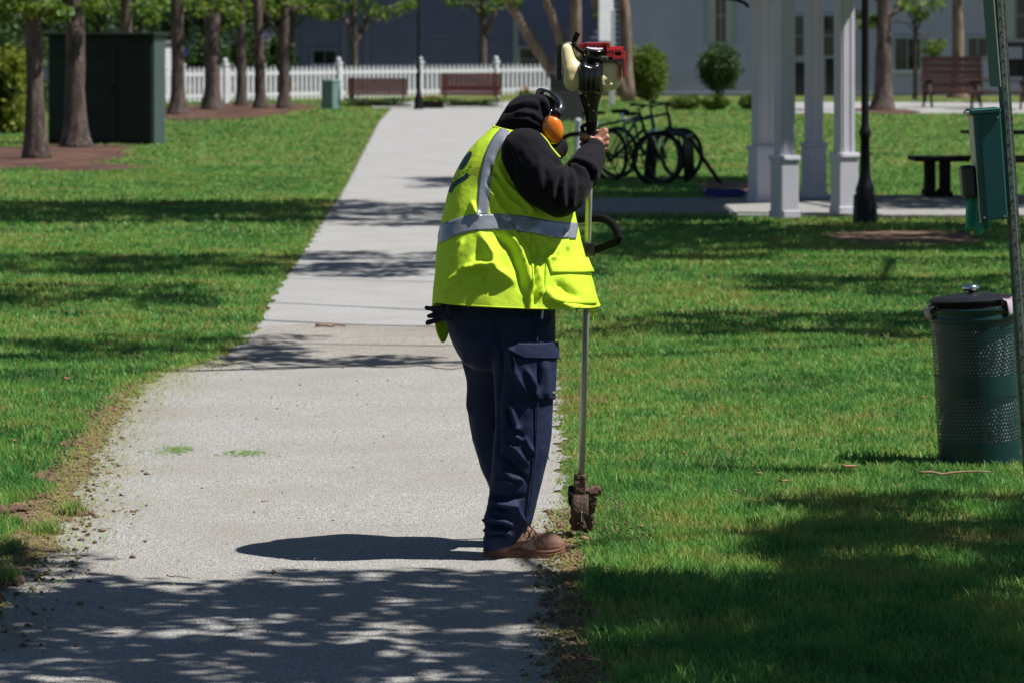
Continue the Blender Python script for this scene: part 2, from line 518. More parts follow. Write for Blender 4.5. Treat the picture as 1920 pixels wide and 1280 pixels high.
def grass_field():
    rng = np.random.default_rng(5)
    Vs, Q, T, TT, o = [], [], [], [], 0
    for y0, y1, dens, h, w in [(9.6, 13, 7000, .044, .0047), (13, 16.5, 6800, .034, .0046), (16.5, 24, 3200, .031, .0066), (24, 36, 1230, .031, .0102), (36, 55, 430, .033, .017), (55, 82, 105, .036, .032), (82, 112, 34, .04, .055)]:
        half = 0.1334 * y1 + 0.9
        n = int((y1 - y0) * 2 * half * dens)
        x, y = rng.uniform(-half, half, n), rng.uniform(y0, y1, n)
        ok = np.abs(x) < 0.1334 * y + 0.9
        edge = np.minimum(np.abs(x - xl(y)), np.abs(x - xr(y)))
        jit = rng.normal(0, 0.02, n) + 0.5 * rag(y, 1.0)
        L = (x < xl(y) + jit); R = (x > xr(y) + jit)
        ok &= (L | R)
        # thin where the soil has been cut open
        sl = L & (y > 12) & (y < 19.5); ws = np.interp(y, [12, 19.5], [.24, .07])
        ok &= ~(sl & (xl(y) - x < ws * (0.8 + 0.6 * np.sin(y * 5.1 + .3))) & (rng.random(n) < 0.86))
        sr = R & (y < 14.7); ws = np.interp(y, [10, 14.7], [.11, .03])
        ok &= ~(sr & (x - xr(y) < ws * (0.8 + 0.6 * np.sin(y * 5.1 + 1.7))) & (rng.random(n) < 0.88))
        for cx, cy, rx, ry in MULCH:
            q = ((x - cx) / rx) ** 2 + ((y - cy) / ry) ** 2
            ok &= ~((q < 1.0) & (rng.random(n) < np.clip(1.35 - 0.6 * q, 0, 1)))
        ok &= ~((y > gd(410)) & (y < gd(371)) & (x > 2.28)) & ~((y > gd(403)) & (y < gd(375)) & (x > 0.18))
        ok &= ~((y > gd(214)) & (y < gd(191)) & (x > 6.2)) & ~((y > gd(205)) & (y < gd(190)) & (np.abs(x + 1.4) < 2.9))
        # worn thin patches
        thin = fnoise(x, y, 1.4, 0.7) * 1.0 + fnoise(x, y, 5.0, 2.2) * .9 - .12
        ok &= rng.random(n) < np.clip(1.02 - 0.75 * np.clip(thin, 0, 1), 0, 1)
        x, y, edge, thin = x[ok], y[ok], edge[ok], thin[ok]
        m = len(x)
        t = 0.47 + 0.30 * fnoise(x, y, 0.7, 1.3) + 0.34 * fnoise(x, y, 3.3, 4.0) + 0.25 * fnoise(x, y, 11.0, 7.7) + rng.normal(0, 0.12, m) + 0.26 * np.clip(thin, 0, 1)
        t += np.where(edge < 0.16, rng.uniform(0, 0.42, m) * (1 - edge / 0.16), 0)
        dry = rng.random(m) < 0.03 + 0.08 * np.clip(thin, 0, 1); t = np.where(dry, rng.uniform(0.85, 1.0, m), np.clip(t, 0.02, 0.9))
        hh = h * rng.uniform(0.45, 1.25, m) * (1 + 0.25 * smooth2(x, y, 7.0, 3.3)) * np.where(edge < 0.05, 0.65, 1)
        ww = w * rng.uniform(0.6, 1.3, m)
        V, q4, q3, tt = blades(x, y, hh, ww, t, rng, 0.85)
        Vs.append(V); Q.append(q4 + o); T.append(q3 + o); TT.append(tt); o += len(V)
    ob = raw_mesh('grass', np.concatenate(Vs), [(4, np.concatenate(Q)), (3, np.concatenate(T))], M_grass, np.concatenate(TT))
    tag(ob, 'short mown lawn grass on both sides of the footpath', 'grass', None, 'stuff')
grass_field()
# ------------------------------------------------------------------ trees
M_bark = mat('bark', (0.215, 0.165, 0.145), 0.95, col2=(0.075, 0.058, 0.05), scale=5, amount=1.0, bump=0.08, bscale=14, stretch=(3, 3, 0.5), spec=0.15, detail=9)
M_bark_pale = mat('pale_bark', (0.30, 0.225, 0.185), 0.9, col2=(0.14, 0.085, 0.06), scale=3, amount=0.9, bump=0.03, bscale=9, stretch=(3, 3, 0.5), spec=0.15, detail=9)
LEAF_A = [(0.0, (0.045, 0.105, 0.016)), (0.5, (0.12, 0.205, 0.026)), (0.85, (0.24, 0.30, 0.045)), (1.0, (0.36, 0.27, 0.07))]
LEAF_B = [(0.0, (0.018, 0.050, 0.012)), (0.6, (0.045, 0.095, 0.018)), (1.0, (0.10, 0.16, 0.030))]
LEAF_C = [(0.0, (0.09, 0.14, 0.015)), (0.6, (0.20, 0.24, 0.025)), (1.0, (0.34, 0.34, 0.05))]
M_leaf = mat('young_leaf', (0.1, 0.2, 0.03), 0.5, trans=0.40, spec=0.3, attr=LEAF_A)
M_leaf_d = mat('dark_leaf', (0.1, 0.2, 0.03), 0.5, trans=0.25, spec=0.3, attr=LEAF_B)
M_leaf_y = mat('yellow_leaf', (0.1, 0.2, 0.03), 0.5, trans=0.35, spec=0.3, attr=LEAF_C)

def leaves(name, C, size, m, parent, rng, tint=None, flat=0.0, label=None):
    """one leaf-shaped folded face at every centre in C (world space)"""
    C = np.asarray(C, float); n = len(C)
    off = np.zeros(3); p = parent
    while p is not None:
        off += np.array(p.location); p = p.parent
    a = rng.normal(size=(n, 3)); a[:, 2] *= (1 - flat * 0.5); a /= np.linalg.norm(a, axis=1, keepdims=True)
    u = rng.normal(size=(n, 3)); u -= a * (u * a).sum(1, keepdims=True); u /= np.linalg.norm(u, axis=1, keepdims=True)
    nn = np.cross(a, u)
    s = (size * rng.uniform(0.6, 1.3, n))[:, None]
    V = np.zeros((n, 6, 3)); c = C - off
    V[:, 0] = c - a * s * .55; V[:, 1] = c - a * s * .1 + u * s * .36 + nn * s * .1; V[:, 2] = c + a * s * .25 + u * s * .26 + nn * s * .08
    V[:, 3] = c + a * s * .6; V[:, 4] = c + a * s * .25 - u * s * .26 + nn * s * .08; V[:, 5] = c - a * s * .1 - u * s * .36 + nn * s * .1
    i = (np.arange(n) * 6)[:, None]
    Q = np.concatenate([np.concatenate([i, i + 1, i + 2, i + 3], 1), np.concatenate([i, i + 3, i + 4, i + 5], 1)])
    t = np.clip(rng.normal(0.5, 0.2, n) if tint is None else tint, 0, 1)
    return raw_mesh(name, V.reshape(-1, 3), [(4, Q)], m, np.repeat(t, 6), parent)

def clumps(centers, rad, n, rng, squash=0.75):
    out = []
    for c, r in zip(centers, rad):
        k = rng.normal(size=(n, 3)); k /= np.linalg.norm(k, axis=1, keepdims=True)
        k *= (rng.random((n, 1)) ** 0.4) * r
        k[:, 2] *= squash
        out.append(np.asarray(c) + k)
    return np.concatenate(out)

def limb(mb, a, b, r0, r1, rng, sag=0.1, n=7):
    a, b = np.asarray(a, float), np.asarray(b, float)
    pts, rs = [], []
    o1 = rng.normal(size=3) * np.linalg.norm(b - a) * sag; o1[2] = abs(o1[2])
    for k in range(n):
        t = k / (n - 1)
        pts.append(a + (b - a) * t + o1 * math.sin(math.pi * t)); rs.append(r0 + (r1 - r0) * t)
    mb.tube(pts, rs, 8, wob=0.25)
    return pts

def tree(name, label, base, top, r0, crown, group=None, m=None, leafm=None, flare=1.7, seed=1, leaf=0.12, per=60, fork=None, bend=0.0, cat='tree', nlimb=None, sag=0.13):
    """base, top: trunk ends; crown: list of (centre, radius) leaf clumps in world space"""
    rng = np.random.default_rng(seed)
    base, top = np.asarray(base, float), np.asarray(top, float)
    root = thing(name, base, label, cat, group)
    H = top[2] - base[2]
    mb = MB()
    ts = np.concatenate([[0, .012, .03, .06, .1], np.linspace(.16, 1, 12)])
    side = np.array([1.0, 0.3, 0]) * bend * H
    pts = [base + (top - base) * t + side * math.sin(math.pi * t) + np.array([0, 0, -0.03 if t == 0 else 0]) for t in ts]
    rs = [r0 * (1 + (flare - 1) * math.exp(-t * H / 0.22)) * (1 - 0.45 * t) for t in ts]
    mb.tube(pts, rs, 18, wob=0.22)
    tr = mb.build('trunk', m or M_bark, root, smooth=True)
    lb = MB()
    if fork:
        for a, b, ra, rb in fork: limb(lb, a, b, ra, rb, rng, 0.04, 10)
    cs = list(crown)
    rng2 = np.random.default_rng(seed + 9)
    order = rng2.permutation(len(cs))[:(nlimb if nlimb is not None else 9)]
    for k in order:
        c = np.asarray(cs[k][0]); t = float(np.clip((c[2] - 0.9 - base[2]) / H, 0.42, 0.98))
        a = base + (top - base) * t + side * math.sin(math.pi * t)
        limb(lb, a, c, r0 * (1 - 0.45 * t) * 0.42, 0.010, rng, sag)
    if lb.v: lb.build('branches', m or M_bark, root, smooth=True)
    if cs:
        C = clumps([c for c, r in cs], [r for c, r in cs], per, rng)
        leaves('crown', C, leaf, leafm or M_leaf, root, rng)
    return root

def crown_ball(c, R, n, r, rng, zmin=None, sq=0.8):
    out = []
    while len(out) < n:
        k = rng.normal(size=3); k /= np.linalg.norm(k); k *= R * rng.random() ** 0.45
        k[2] *= sq
        q = np.asarray(c) + k
        if zmin is not None and q[2] < zmin: continue
        out.append((q, r * rng.uniform(0.6, 1.3)))
    return out

# the row of trunks on the left: (label, base px, base py, trunk px width, crown low z)
rngT = np.random.default_rng(21)
def left_tree(label, px, py, wpx, lean_px, seed, zc, Rc=1.9, ncl=13, fork=None, group='trees standing in the mulch beds on the left', low=None):
    b = G(px, py); d = b[1]; s = d / F
    top = np.array([b[0] + lean_px * s * 1.6, d, 6.0])
    cr = crown_ball((b[0] - 1.3, d + 0.5, zc + 0.9 + Rc * 0.85), Rc, ncl, 0.45, rngT, zmin=zc + 0.5)
    if low: cr += [(P(x, y, d - 0.4 + 0.5 * rngT.random()), r) for x, y, r in low]
    fk = None
    if fork: fk = [(P(fork[0], fork[1], d), P(fork[2], fork[3], d), fork[4] * s, fork[4] * s * 0.75)]
    return tree('tree', label, b, top, wpx * s / 2 * 1.05, cr, group, seed=seed, leaf=0.13, per=46, fork=fk, flare=1.65)
left_tree('nearest grey brown trunk on the left, alone in front of the mulch bed', 68, 298, 36, -8, 1, 2.55, low=[(20, 10, .22), (0, 25, .2), (60, 18, .2), (95, 14, .2), (120, 25, .16), (40, -5, .3)])
left_tree('forked grey trunk right in front of the dark green cabinet', 141, 277, 38, 0, 2, 2.75, fork=(145, 48, 178, -60, 9), low=[(100, 30, .2), (170, 10, .25)])
left_tree('grey trunk rising from behind the dark green cabinet', 235, 232, 25, 3, 3, 2.7, low=[(200, 8, .3), (270, 15, .3), (285, 30, .25)])
left_tree('trunk with a right hand fork just right of the cabinet', 333, 215, 27, -1, 4, 2.8, fork=(336, 28, 372, -40, 8), low=[(380, 20, .3), (300, 10, .3), (360, 5, .3)])
left_tree('thickest trunk in the row, between the white fence posts', 399, 206, 31, -3, 5, 2.7, low=[(430, 20, .35), (415, 5, .35), (445, 35, .25)])
left_tree('slim brown trunk seen between two thicker trunks', 452, 199, 18, 2, 6, 2.7, low=[(470, 15, .3), (500, 5, .35)])
left_tree('dark leaning trunk left of the last trunk in the row', 489, 203, 21, -8, 7, 2.75, low=[(560, 10, .3), (520, 25, .25)])
left_tree('rightmost trunk of the row beside the open lawn', 532, 204, 20, 2, 8, 2.75, fork=(528, 75, 500, 20, 5), low=[(585, 12, .35), (600, 28, .25), (540, 5, .3)])

# tall shading trees beside the walk: their trunks stand outside the picture, their shade falls in it
KX, KY = SDIR.x / SDIR.z, SDIR.y / SDIR.z
def shade_tree(label, trunk, spots, z0, z1, n, r, per, seed, leaf=0.085, twigs=0):
    """spots: (x0, x1, y0, y1, share) patches of ground the crown shades"""
    rng = np.random.default_rng(seed)
    cr = []
    for x0, x1, y0, y1, sh in spots:
        for k in range(int(n * sh)):
            z = rng.uniform(z0, z1)
            cr.append((np.array([rng.uniform(x0, x1) + KX * z, rng.uniform(y0, y1) + KY * z, z]), r * rng.uniform(0.55, 1.35)))
    t = tree('tree', label, (trunk[0], trunk[1], 0), (trunk[0] - 0.2, trunk[1], z1 * 0.9), 0.19, cr, 'shade trees along the right of the footpath', seed=seed, leaf=leaf, per=per, nlimb=7 + twigs, sag=0.24)
    return t
shade_tree('shade tree over the near end of the footpath', (4.6, 11.2), [(-2.7, 0.3, 9.3, 12.6, .78), (-2.7, 0.3, 12.4, 13.2, .22), (-2.3, -1.45, 12.9, 13.75, .06), (0.3, 1.4, 9.3, 13.35, .76), (0.9, 3.8, 9.3, 14.6, 1.36), (1.2, 3.8, 14.2, 15.5, .26)], 3.6, 6.6, 260, 0.22, 48, 31, leaf=0.105)
shade_tree('shade tree beside the lawn behind the litter bin', (5.3, 23.4), [(-3.4, -1.3, 22.0, 23.6, .26), (-1.6, 0.2, 21.6, 22.4, .10), (0.4, 3.4, 23.6, 25.8, .62), (-4.2, -2.2, 26.3, 28.6, .42)], 3.4, 6.6, 150, 0.25, 62, 32)
shade_tree('shade tree half way up the footpath', (6.6, 31.5), [(-4.2, -1.4, 29.8, 32.6, .62), (-1.7, 0.6, 29.6, 33.2, .46), (1.8, 4.6, 27.4, 29.6, .42), (0.6, 2.2, 31.5, 33.5, .25)], 3.4, 6.8, 180, 0.28, 70, 33)
shade_tree('shade tree in front of the pavilion', (8.0, 38.5), [(0.9, 3.2, 46.4, 50.6, .60), (3.6, 6.4, 40.6, 44.4, .50), (0.8, 5.8, 33.3, 38.0, 1.05), (-6.4, -1.6, 38.4, 43.2, 1.0), (-1.5, 0.5, 37.5, 42.5, .24), (-1.2, 0.6, 47.0, 50.5, .14)], 3.8, 8.0, 260, 0.44, 52, 34, leaf=0.152)
# ------------------------------------------------------------------ houses
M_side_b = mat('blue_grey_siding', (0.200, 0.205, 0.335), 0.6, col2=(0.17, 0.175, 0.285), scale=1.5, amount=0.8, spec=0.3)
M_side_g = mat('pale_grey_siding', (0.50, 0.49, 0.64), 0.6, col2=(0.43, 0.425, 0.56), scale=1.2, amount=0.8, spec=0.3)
M_white = mat('white_paint', (0.66, 0.67, 0.70), 0.45, col2=(0.50, 0.51, 0.54), scale=3, amount=0.6, spec=0.4)
M_trim = mat('grey_trim', (0.36, 0.40, 0.46), 0.5, spec=0.3)
M_glass = mat('window_glass', (0.015, 0.018, 0.024), 0.06, spec=0.7)
M_curtain = mat('curtain', (0.45, 0.45, 0.46), 0.9)
M_roof = mat('roof_shingle', (0.09, 0.085, 0.085), 0.9, col2=(0.05, 0.05, 0.05), scale=9, amount=0.8)
M_dark = mat('dark_opening', (0.015, 0.015, 0.018), 0.8)
M_black = mat('black_metal', (0.008, 0.008, 0.010), 0.45, spec=0.25, col2=(0.016, 0.016, 0.018), scale=12, amount=0.5)
M_maroon_ = mat('maroon_wood', (0.150, 0.040, 0.038), 0.6, col2=(0.085, 0.028, 0.026), scale=6, amount=0.9, stretch=(0.4, 4, 4), spec=0.3)
M_redwood = mat('weathered_redwood', (0.075, 0.030, 0.022), 0.65, col2=(0.035, 0.020, 0.017), scale=5, amount=0.9, stretch=(0.4, 4, 4), spec=0.3)
M_darkwood = mat('dark_wood', (0.026, 0.020, 0.018), 0.8, col2=(0.015, 0.012, 0.011), scale=5, amount=0.8, spec=0.12)

def siding(mb, x0, x1, z0, z1, y, ex=0.115, dep=0.022):
    """lapped boards on a wall that faces the camera"""
    n = int((z1 - z0) / ex)
    for k in range(n):
        a, b = z0 + k * ex, min(z0 + (k + 1) * ex, z1)
        mb.add([(x0, y - dep, a), (x1, y - dep, a), (x1, y - 0.004, b), (x0, y - 0.004, b), (x0, y, a), (x1, y, a)],
               [(0, 1, 2, 3), (4, 5, 1, 0)])
def wall_mass(mb, x0, x1, y, z1, dep=6.0):
    mb.box(((x0 + x1) / 2, y + dep / 2 + 0.003, z1 / 2), (x1 - x0, dep, z1))
def window(parent, px0, px1, py0, py1, d, curtain=False, cols=2, rows=2, frame=None):
    a, b = P(px0, py0, d), P(px1, py1, d)
    x0, x1, z1, z0 = a[0], b[0], a[2], b[2]
    fr = MB(); w = 0.08; y = d - 0.075
    fr.box(((x0 + x1) / 2, y, z1 + w / 2), (x1 - x0 + 2 * w, 0.06, w)); fr.box(((x0 + x1) / 2, y, z0 - w / 2), (x1 - x0 + 2.4 * w, 0.09, w))
    fr.box((x0 - w / 2, y, (z0 + z1) / 2), (w, 0.06, z1 - z0)); fr.box((x1 + w / 2, y, (z0 + z1) / 2), (w, 0.06, z1 - z0))
    win = fr.build('window', frame or M_trim, parent)
    for k in range(1, cols):
        x = x0 + (x1 - x0) * k / cols
        MB().box((x, y + 0.005, (z0 + z1) / 2), (0.03, 0.03, z1 - z0)).build('glazing_bar', frame or M_trim, win)
    for k in range(1, rows):
        z = z0 + (z1 - z0) * k / rows
        MB().box(((x0 + x1) / 2, y + 0.003, z), (x1 - x0, 0.032, 0.03)).build('glazing_bar', frame or M_trim, win)
    for i in range(cols):
        for j in range(rows):
            xa, xb = x0 + (x1 - x0) * i / cols, x0 + (x1 - x0) * (i + 1) / cols
            za, zb = z0 + (z1 - z0) * j / rows, z0 + (z1 - z0) * (j + 1) / rows
            MB().box(((xa + xb) / 2, d - 0.066, (za + zb) / 2), (xb - xa - 0.03, 0.006, zb - za - 0.03)).build('pane', M_glass, win)
    if curtain:
        for s in (0, 1):
            xa = x0 if s == 0 else x1 - (x1 - x0) * 0.3
            MB().box((xa + (x1 - x0) * 0.15, d - 0.0705, (z0 + z1) / 2), ((x1 - x0) * 0.28, 0.004, z1 - z0 - 0.02)).build('curtain', M_curtain, win)
    return win
def roof(parent, x0, x1, y, dep, z, h):
    mb = MB(); o = 0.45
    mb.add([(x0 - o, y - o, z), (x1 + o, y - o, z), (x1 + o, y + dep + o, z), (x0 - o, y + dep + o, z), (x0 + 1.2, y + dep / 2, z + h), (x1 - 1.2, y + dep / 2, z + h)],
           [(0, 1, 5, 4), (1, 2, 5), (2, 3, 4, 5), (3, 0, 4), (3, 2, 1, 0)])
    return mb.build('roof', M_roof, parent)

# blue grey house behind the white fence
d = 130.0; x0, x1 = P(548, 0, d)[0], P(1192, 0, d)[0]
hb = thing('house', ((x0 + x1) / 2, d, 0), 'dark blue grey sided house in shade behind the white picket fence', 'house')
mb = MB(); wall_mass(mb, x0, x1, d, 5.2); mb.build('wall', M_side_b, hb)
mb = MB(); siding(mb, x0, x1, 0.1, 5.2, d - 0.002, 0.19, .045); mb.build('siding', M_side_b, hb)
for a, b in ((548, 560), (640, 650), (683, 692), (962, 972), (1180, 1192)):
    p, q = P(a, 0, d), P(b, 0, d); MB().box(((p[0] + q[0]) / 2, d - 0.05, 2.6), (q[0] - p[0], 0.08, 5.2)).build('corner_board', M_trim if a > 700 else M_side_b, hb)
window(hb, 975, 1012, 92, 132, d, cols=1)
window(hb, 588, 630, 96, 120, d, cols=2, rows=1, frame=M_side_b)
p, q = P(574, 80, d), P(634, 186, d)
roof(hb, x0, x1, d, 6, 5.2, 2.6)
# pale grey house on the right
d = 121.0; x0, x1 = P(1170, 0, d)[0], P(2250, 0, d)[0]
hg = thing('house', ((x0 + x1) / 2, d, 0), 'long pale grey sided house behind the pavilion and shrubs', 'house')
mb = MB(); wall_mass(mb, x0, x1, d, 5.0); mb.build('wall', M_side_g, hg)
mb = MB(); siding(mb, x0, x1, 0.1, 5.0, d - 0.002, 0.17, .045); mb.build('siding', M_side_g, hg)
window(hg, 1328, 1374, -70, 80, d, curtain=True, cols=2, rows=3, frame=M_trim)
window(hg, 1484, 1506, 30, 105, d, cols=1, rows=2)
window(hg, 1544, 1566, 30, 105, d, cols=1, rows=2)
window(hg, 1678, 1724, 72, 132, d, cols=2, rows=1)
window(hg, 1815, 1850, 72, 106, d, cols=2, rows=1)
window(hg, 1884, 1945, -60, 74, d, curtain=True, cols=3, rows=3)
p, q = P(1484, 118, d), P(1510, 181, d)
MB().box(((p[0] + q[0]) / 2, d - 0.05, p[2] / 2), (q[0] - p[0], 0.07, p[2])).build('door', M_dark, hg)
p, q = P(1548, 110, d), P(1574, 181, d)
MB().box(((p[0] + q[0]) / 2, d - 0.05, p[2] / 2), (q[0] - p[0], 0.07, p[2])).build('door', M_dark, hg)
roof(hg, x0, x1, d, 6, 5.0, 2.6)
# far house filling in behind the trees on the left
d = 152.0; x0, x1 = P(-420, 0, d)[0], P(556, 0, d)[0]
hl = thing('house', ((x0 + x1) / 2, d, 0), 'dim far house hidden behind the leafy trees on the left', 'house')
mb = MB(); wall_mass(mb, x0, x1, d, 5.6); mb.build('wall', M_side_b, hl)
mb = MB(); siding(mb, x0, x1, 0.1, 5.6, d - 0.002, 0.2); mb.build('siding', M_side_b, hl)
roof(hl, x0, x1, d, 7, 5.6, 3.0)
# small white shed that catches the sun
d = 118.0; R = math.radians(-42)
k0 = np.array(P(289, 0, d)); cc = Matrix.Rotation(R, 3, 'Z') @ Vector((-.55, .46, 0)); c = (k0[0] + cc.x, d + cc.y)
sh = thing('garden_shed', (c[0], c[1], 0), 'small bright white sided shed beside the green cabinet', 'shed')
mb = MB(); mb.box((c[0], c[1], .86), (1.1, .92, 1.60), rz=R); mb.build('wall', M_white, sh)
mb = MB()
for k in range(12):
    mb.box((c[0], c[1], 0.14 + k * 0.13), (1.125, 0.945, 0.112), rz=R, taper=0.985)
mb.build('siding', M_white, sh)
mb = MB(); mb.box((c[0], c[1], 1.70), (1.25, 1.06, 0.10), rz=R, taper=0.75); mb.build('roof', M_roof, sh)

# leafy trees beyond the fence, closing the left background
rngB = np.random.default_rng(77)
for k, (px, dd, zc, R, lab) in enumerate([
        (-40, 124, 2.8, 2.3, 'dark leafy tree at the far left edge behind the hedge'),
        (60, 128, 3.0, 2.2, 'dark leafy tree behind the nearest left trunk'),
        (180, 126, 3.0, 2.1, 'leafy tree rising above the green cabinet'),
        (285, 132, 3.0, 2.0, 'leafy tree behind the small white shed'),
        (375, 127, 3.1, 1.9, 'leafy tree behind the blue parked car'),
        (465, 131, 3.2, 1.9, 'leafy tree filling the gaps of the trunk row'),
        (545, 126, 3.6, 1.4, 'leafy tree at the corner of the blue grey house')]):
    b = np.array([(px - CX) * dd / F, dd, 0.0])
    cr = crown_ball((b[0], dd, zc), R, 62, 0.55, rngB, zmin=1.35 if px > 120 else 0.8, sq=0.85)
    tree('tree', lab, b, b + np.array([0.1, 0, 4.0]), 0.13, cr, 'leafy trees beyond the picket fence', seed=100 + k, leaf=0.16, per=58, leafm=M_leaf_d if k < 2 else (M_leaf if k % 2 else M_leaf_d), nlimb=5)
# trees in front of the blue grey house
def slim(label, px, py, w, d, crown, seed, fork=None, m=None, lean=0):
    s = d / F; b = np.array([(px - CX) * s, d, 0.0])
    fk = [(P(a, b_, d), P(c_, e, d), r * s, r * s * .6) for a, b_, c_, e, r in fork] if fork else None
    return tree('tree', label, b, b + np.array([lean * s, 0, 4.2]), w * s / 2, [(P(x, y, d - .3 + .6 * rngB.random()), r) for x, y, r in crown], 'small trees by the houses', seed=seed, leaf=0.13, per=60, fork=fk, m=m, nlimb=4)
slim('small dark trunked tree with spreading crown behind the left bench', 664, 186, 14, 117.0,
     [(640, 15, .4), (610, 8, .35), (690, 18, .4), (720, 25, .35), (750, 18, .35), (660, 0, .5), (700, -10, .5), (770, 8, .3), (625, 30, .22), (640, -30, .6), (720, -40, .6), (680, -60, .6)], 201, [(662, 85, 640, 30, 6), (665, 90, 700, 20, 5)])
slim('slender dark tree between the two benches and the tan stems', 905, 184, 17, 122.5,
     [(880, 5, .4), (850, 0, .35), (920, 12, .35), (940, 0, .4), (905, 22, .28), (870, -25, .5), (930, -30, .5), (900, -50, .6), (840, -20, .4)], 202, [(906, 75, 930, 15, 5)])
def stems(label, base, tips, d, seed, m, crown, cat='tree'):
    s = d / F; b = np.array([(base - CX) * s, d, 0.0]); rng = np.random.default_rng(seed)
    root = thing('tree', b, label, cat, 'small trees by the houses')
    for tip, r, bow in tips:
        mb = MB(); pts, rs = [], []
        for k in range(14):
            t = k / 13; q = b + (P(tip[0], tip[1], d) - b) * t; q[0] += bow * s * math.sin(math.pi * t); q[1] += 0.1 * math.sin(7 * t)
            pts.append(q); rs.append(r * s * (1 - .25 * t))
        mb.tube(pts, rs, 12, wob=0.3); mb.build('stem', m, root, smooth=True)
    if crown: leaves('crown', clumps([P(x, y, d - .2) for x, y, r in crown], [r for x, y, r in crown], 60, rng), 0.13, M_leaf, root, rng)
stems('leaning tan stems of a multi trunk tree left of the engine', 1072, [((905, -90), 11, -6), ((985, -90), 11, 14), ((1075, -90), 12, 6)], 108.0, 205, M_bark_pale, [(965, 5, .3), (940, -10, .35), (1000, -20, .4), (1050, -15, .3)])
stems('reddish brown trunk right behind the red engine cover', 1178, [((1160, -90), 12, 3), ((1100, -90), 13, -8)], 109.0, 206, M_bark_pale, [(1130, -25, .3), (1120, 30, .10), (1133, 45, .12)])
b = G(1655, 207)
tree('tree', 'broad grey trunk on a mulch mound right of the black lamp post', b, b + np.array([0.05, 0, 5.5]), 0.23, crown_ball((b[0], b[1], 4.9), 1.9, 34, .5, rngB, zmin=3.2) + [(P(1700, 12, b[1]), .25), (P(1605, 28, b[1]), .2), (P(1640, 38, b[1]), .14)], 'trees by the sidewalk on the right', seed=210, leaf=.13, per=46)
d = 117.0; b = np.array([(1796 - CX) * d / F, d, 0])
tree('tree', 'tan sunlit trunk standing behind the picnic tables', b, b + np.array([0, 0, 5.5]), 0.21, crown_ball((b[0], d, 4.9), 1.7, 26, .5, rngB, zmin=3.3), 'trees by the sidewalk on the right', seed=211, leaf=.13, per=46, m=M_bark_pale)
d = 112.0; b = np.array([(1716 - CX) * d / F, d, 0])
tree('tree', 'thin dark sapling with green tufts left of the picnic tables', b, b + np.array([0, 0, 4.6]), 0.06, [(P(x, y, d), r) for x, y, r in [(1700, 10, .4), (1725, 15, .4), (1755, 8, .4), (1690, -10, .4), (1740, 90, .3), (1762, 85, .25), (1750, 98, .22), (1730, 30, .25), (1640, 40, .3), (1622, 48, .25)]], 'trees by the sidewalk on the right', seed=212, leaf=.13, per=60)

# ------------------------------------------------------------------ shrubs and hedges
def shrub(name, label, px, py, wpx, hpx, group, leafm, seed, n=2600, leaf=0.07, d=None, stem=0, box=False, depth=None):
    d = d or gd(py); s = d / F; rng = np.random.default_rng(seed)
    cx, w, h = (px - CX) * s, wpx * s / 2, hpx * s / 2
    root = thing(name, (cx, d, 0), label, 'hedge' if box else 'shrub', group)
    k = rng.normal(size=(n, 3)); k /= np.linalg.norm(k, axis=1, keepdims=True)
    if box: k = np.sign(k) * np.abs(k) ** 0.45; k /= np.abs(k).max(1, keepdims=True) ** 0.6
    k *= rng.uniform(0.62, 1.02, (n, 1))
    bump = 1 + 0.30 * np.array([mnoise.fractal(Vector(q * 2.3) + Vector((seed, 0, 0)), 1, 2, 3) for q in k])
    k *= bump[:, None]
    z0 = stem * s
    C = np.stack([cx + k[:, 0] * w, d + k[:, 1] * (depth or w * 0.9), z0 + h + k[:, 2] * h * 0.98], 1)
    C = C[C[:, 2] > 0.02]
    leaves('foliage', C, leaf, leafm, root, rng)
    mb = MB()
    for q in range(5):
        limb(mb, (cx, d, 0), (cx + rng.uniform(-.6, .6) * w, d + rng.uniform(-.5, .5) * w, z0 + h * rng.uniform(1.0, 1.5)), 0.03 + 0.002 * wpx * s, 0.01, rng)
    mb.build('stem', M_bark, root)
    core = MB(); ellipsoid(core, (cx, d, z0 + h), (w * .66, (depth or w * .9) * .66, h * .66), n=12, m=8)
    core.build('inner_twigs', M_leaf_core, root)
    return root
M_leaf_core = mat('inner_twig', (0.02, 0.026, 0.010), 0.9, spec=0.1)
shrub('shrub', 'big clipped shrub with sunlit top right of the engine', 1213, 191, 78, 108, 'clipped shrubs by the pale house', M_leaf, 301, 5200, .075, box=False)
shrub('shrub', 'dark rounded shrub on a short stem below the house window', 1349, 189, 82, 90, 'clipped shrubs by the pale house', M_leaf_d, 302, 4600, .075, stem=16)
shrub('shrub', 'low bright green mound nearest the bicycles', 1284, 206, 72, 27, 'low mounds along the lawn edge', M_leaf, 303, 1800, .06)
shrub('shrub', 'low bright green mound between its two neighbours', 1340, 208, 50, 30, 'low mounds along the lawn edge', M_leaf, 304, 1600, .06)
shrub('shrub', 'low green mound half hidden by the pavilion column', 1405, 206, 40, 29, 'low mounds along the lawn edge', M_leaf, 305, 1400, .06)
shrub('hedge', 'tall yellow green hedge at the left edge behind the trunk', 5, 252, 95, 152, None, M_leaf_y, 306, 7500, .085, d=74.0, box=True, depth=0.8)
shrub('hedge', 'dark bush above the yellow hedge at the left edge', 40, 212, 110, 150, None, M_leaf_d, 307, 5000, .09, d=94.0, box=True, depth=0.8)
for k_, (px_, w_, h_, lb_) in enumerate([(392, 95, 120, 'dark bush behind the fence left of the thickest trunk'), (462, 80, 135, 'dark bush behind the fence at the slim trunk'), (522, 70, 118, 'dark bush behind the fence at the last trunk of the row')]):
    shrub('shrub', lb_, px_, 186, w_, h_, 'dark bushes behind the fence', M_leaf_d, 330 + k_, 2100, .11, d=115.5 + k_ * .8)
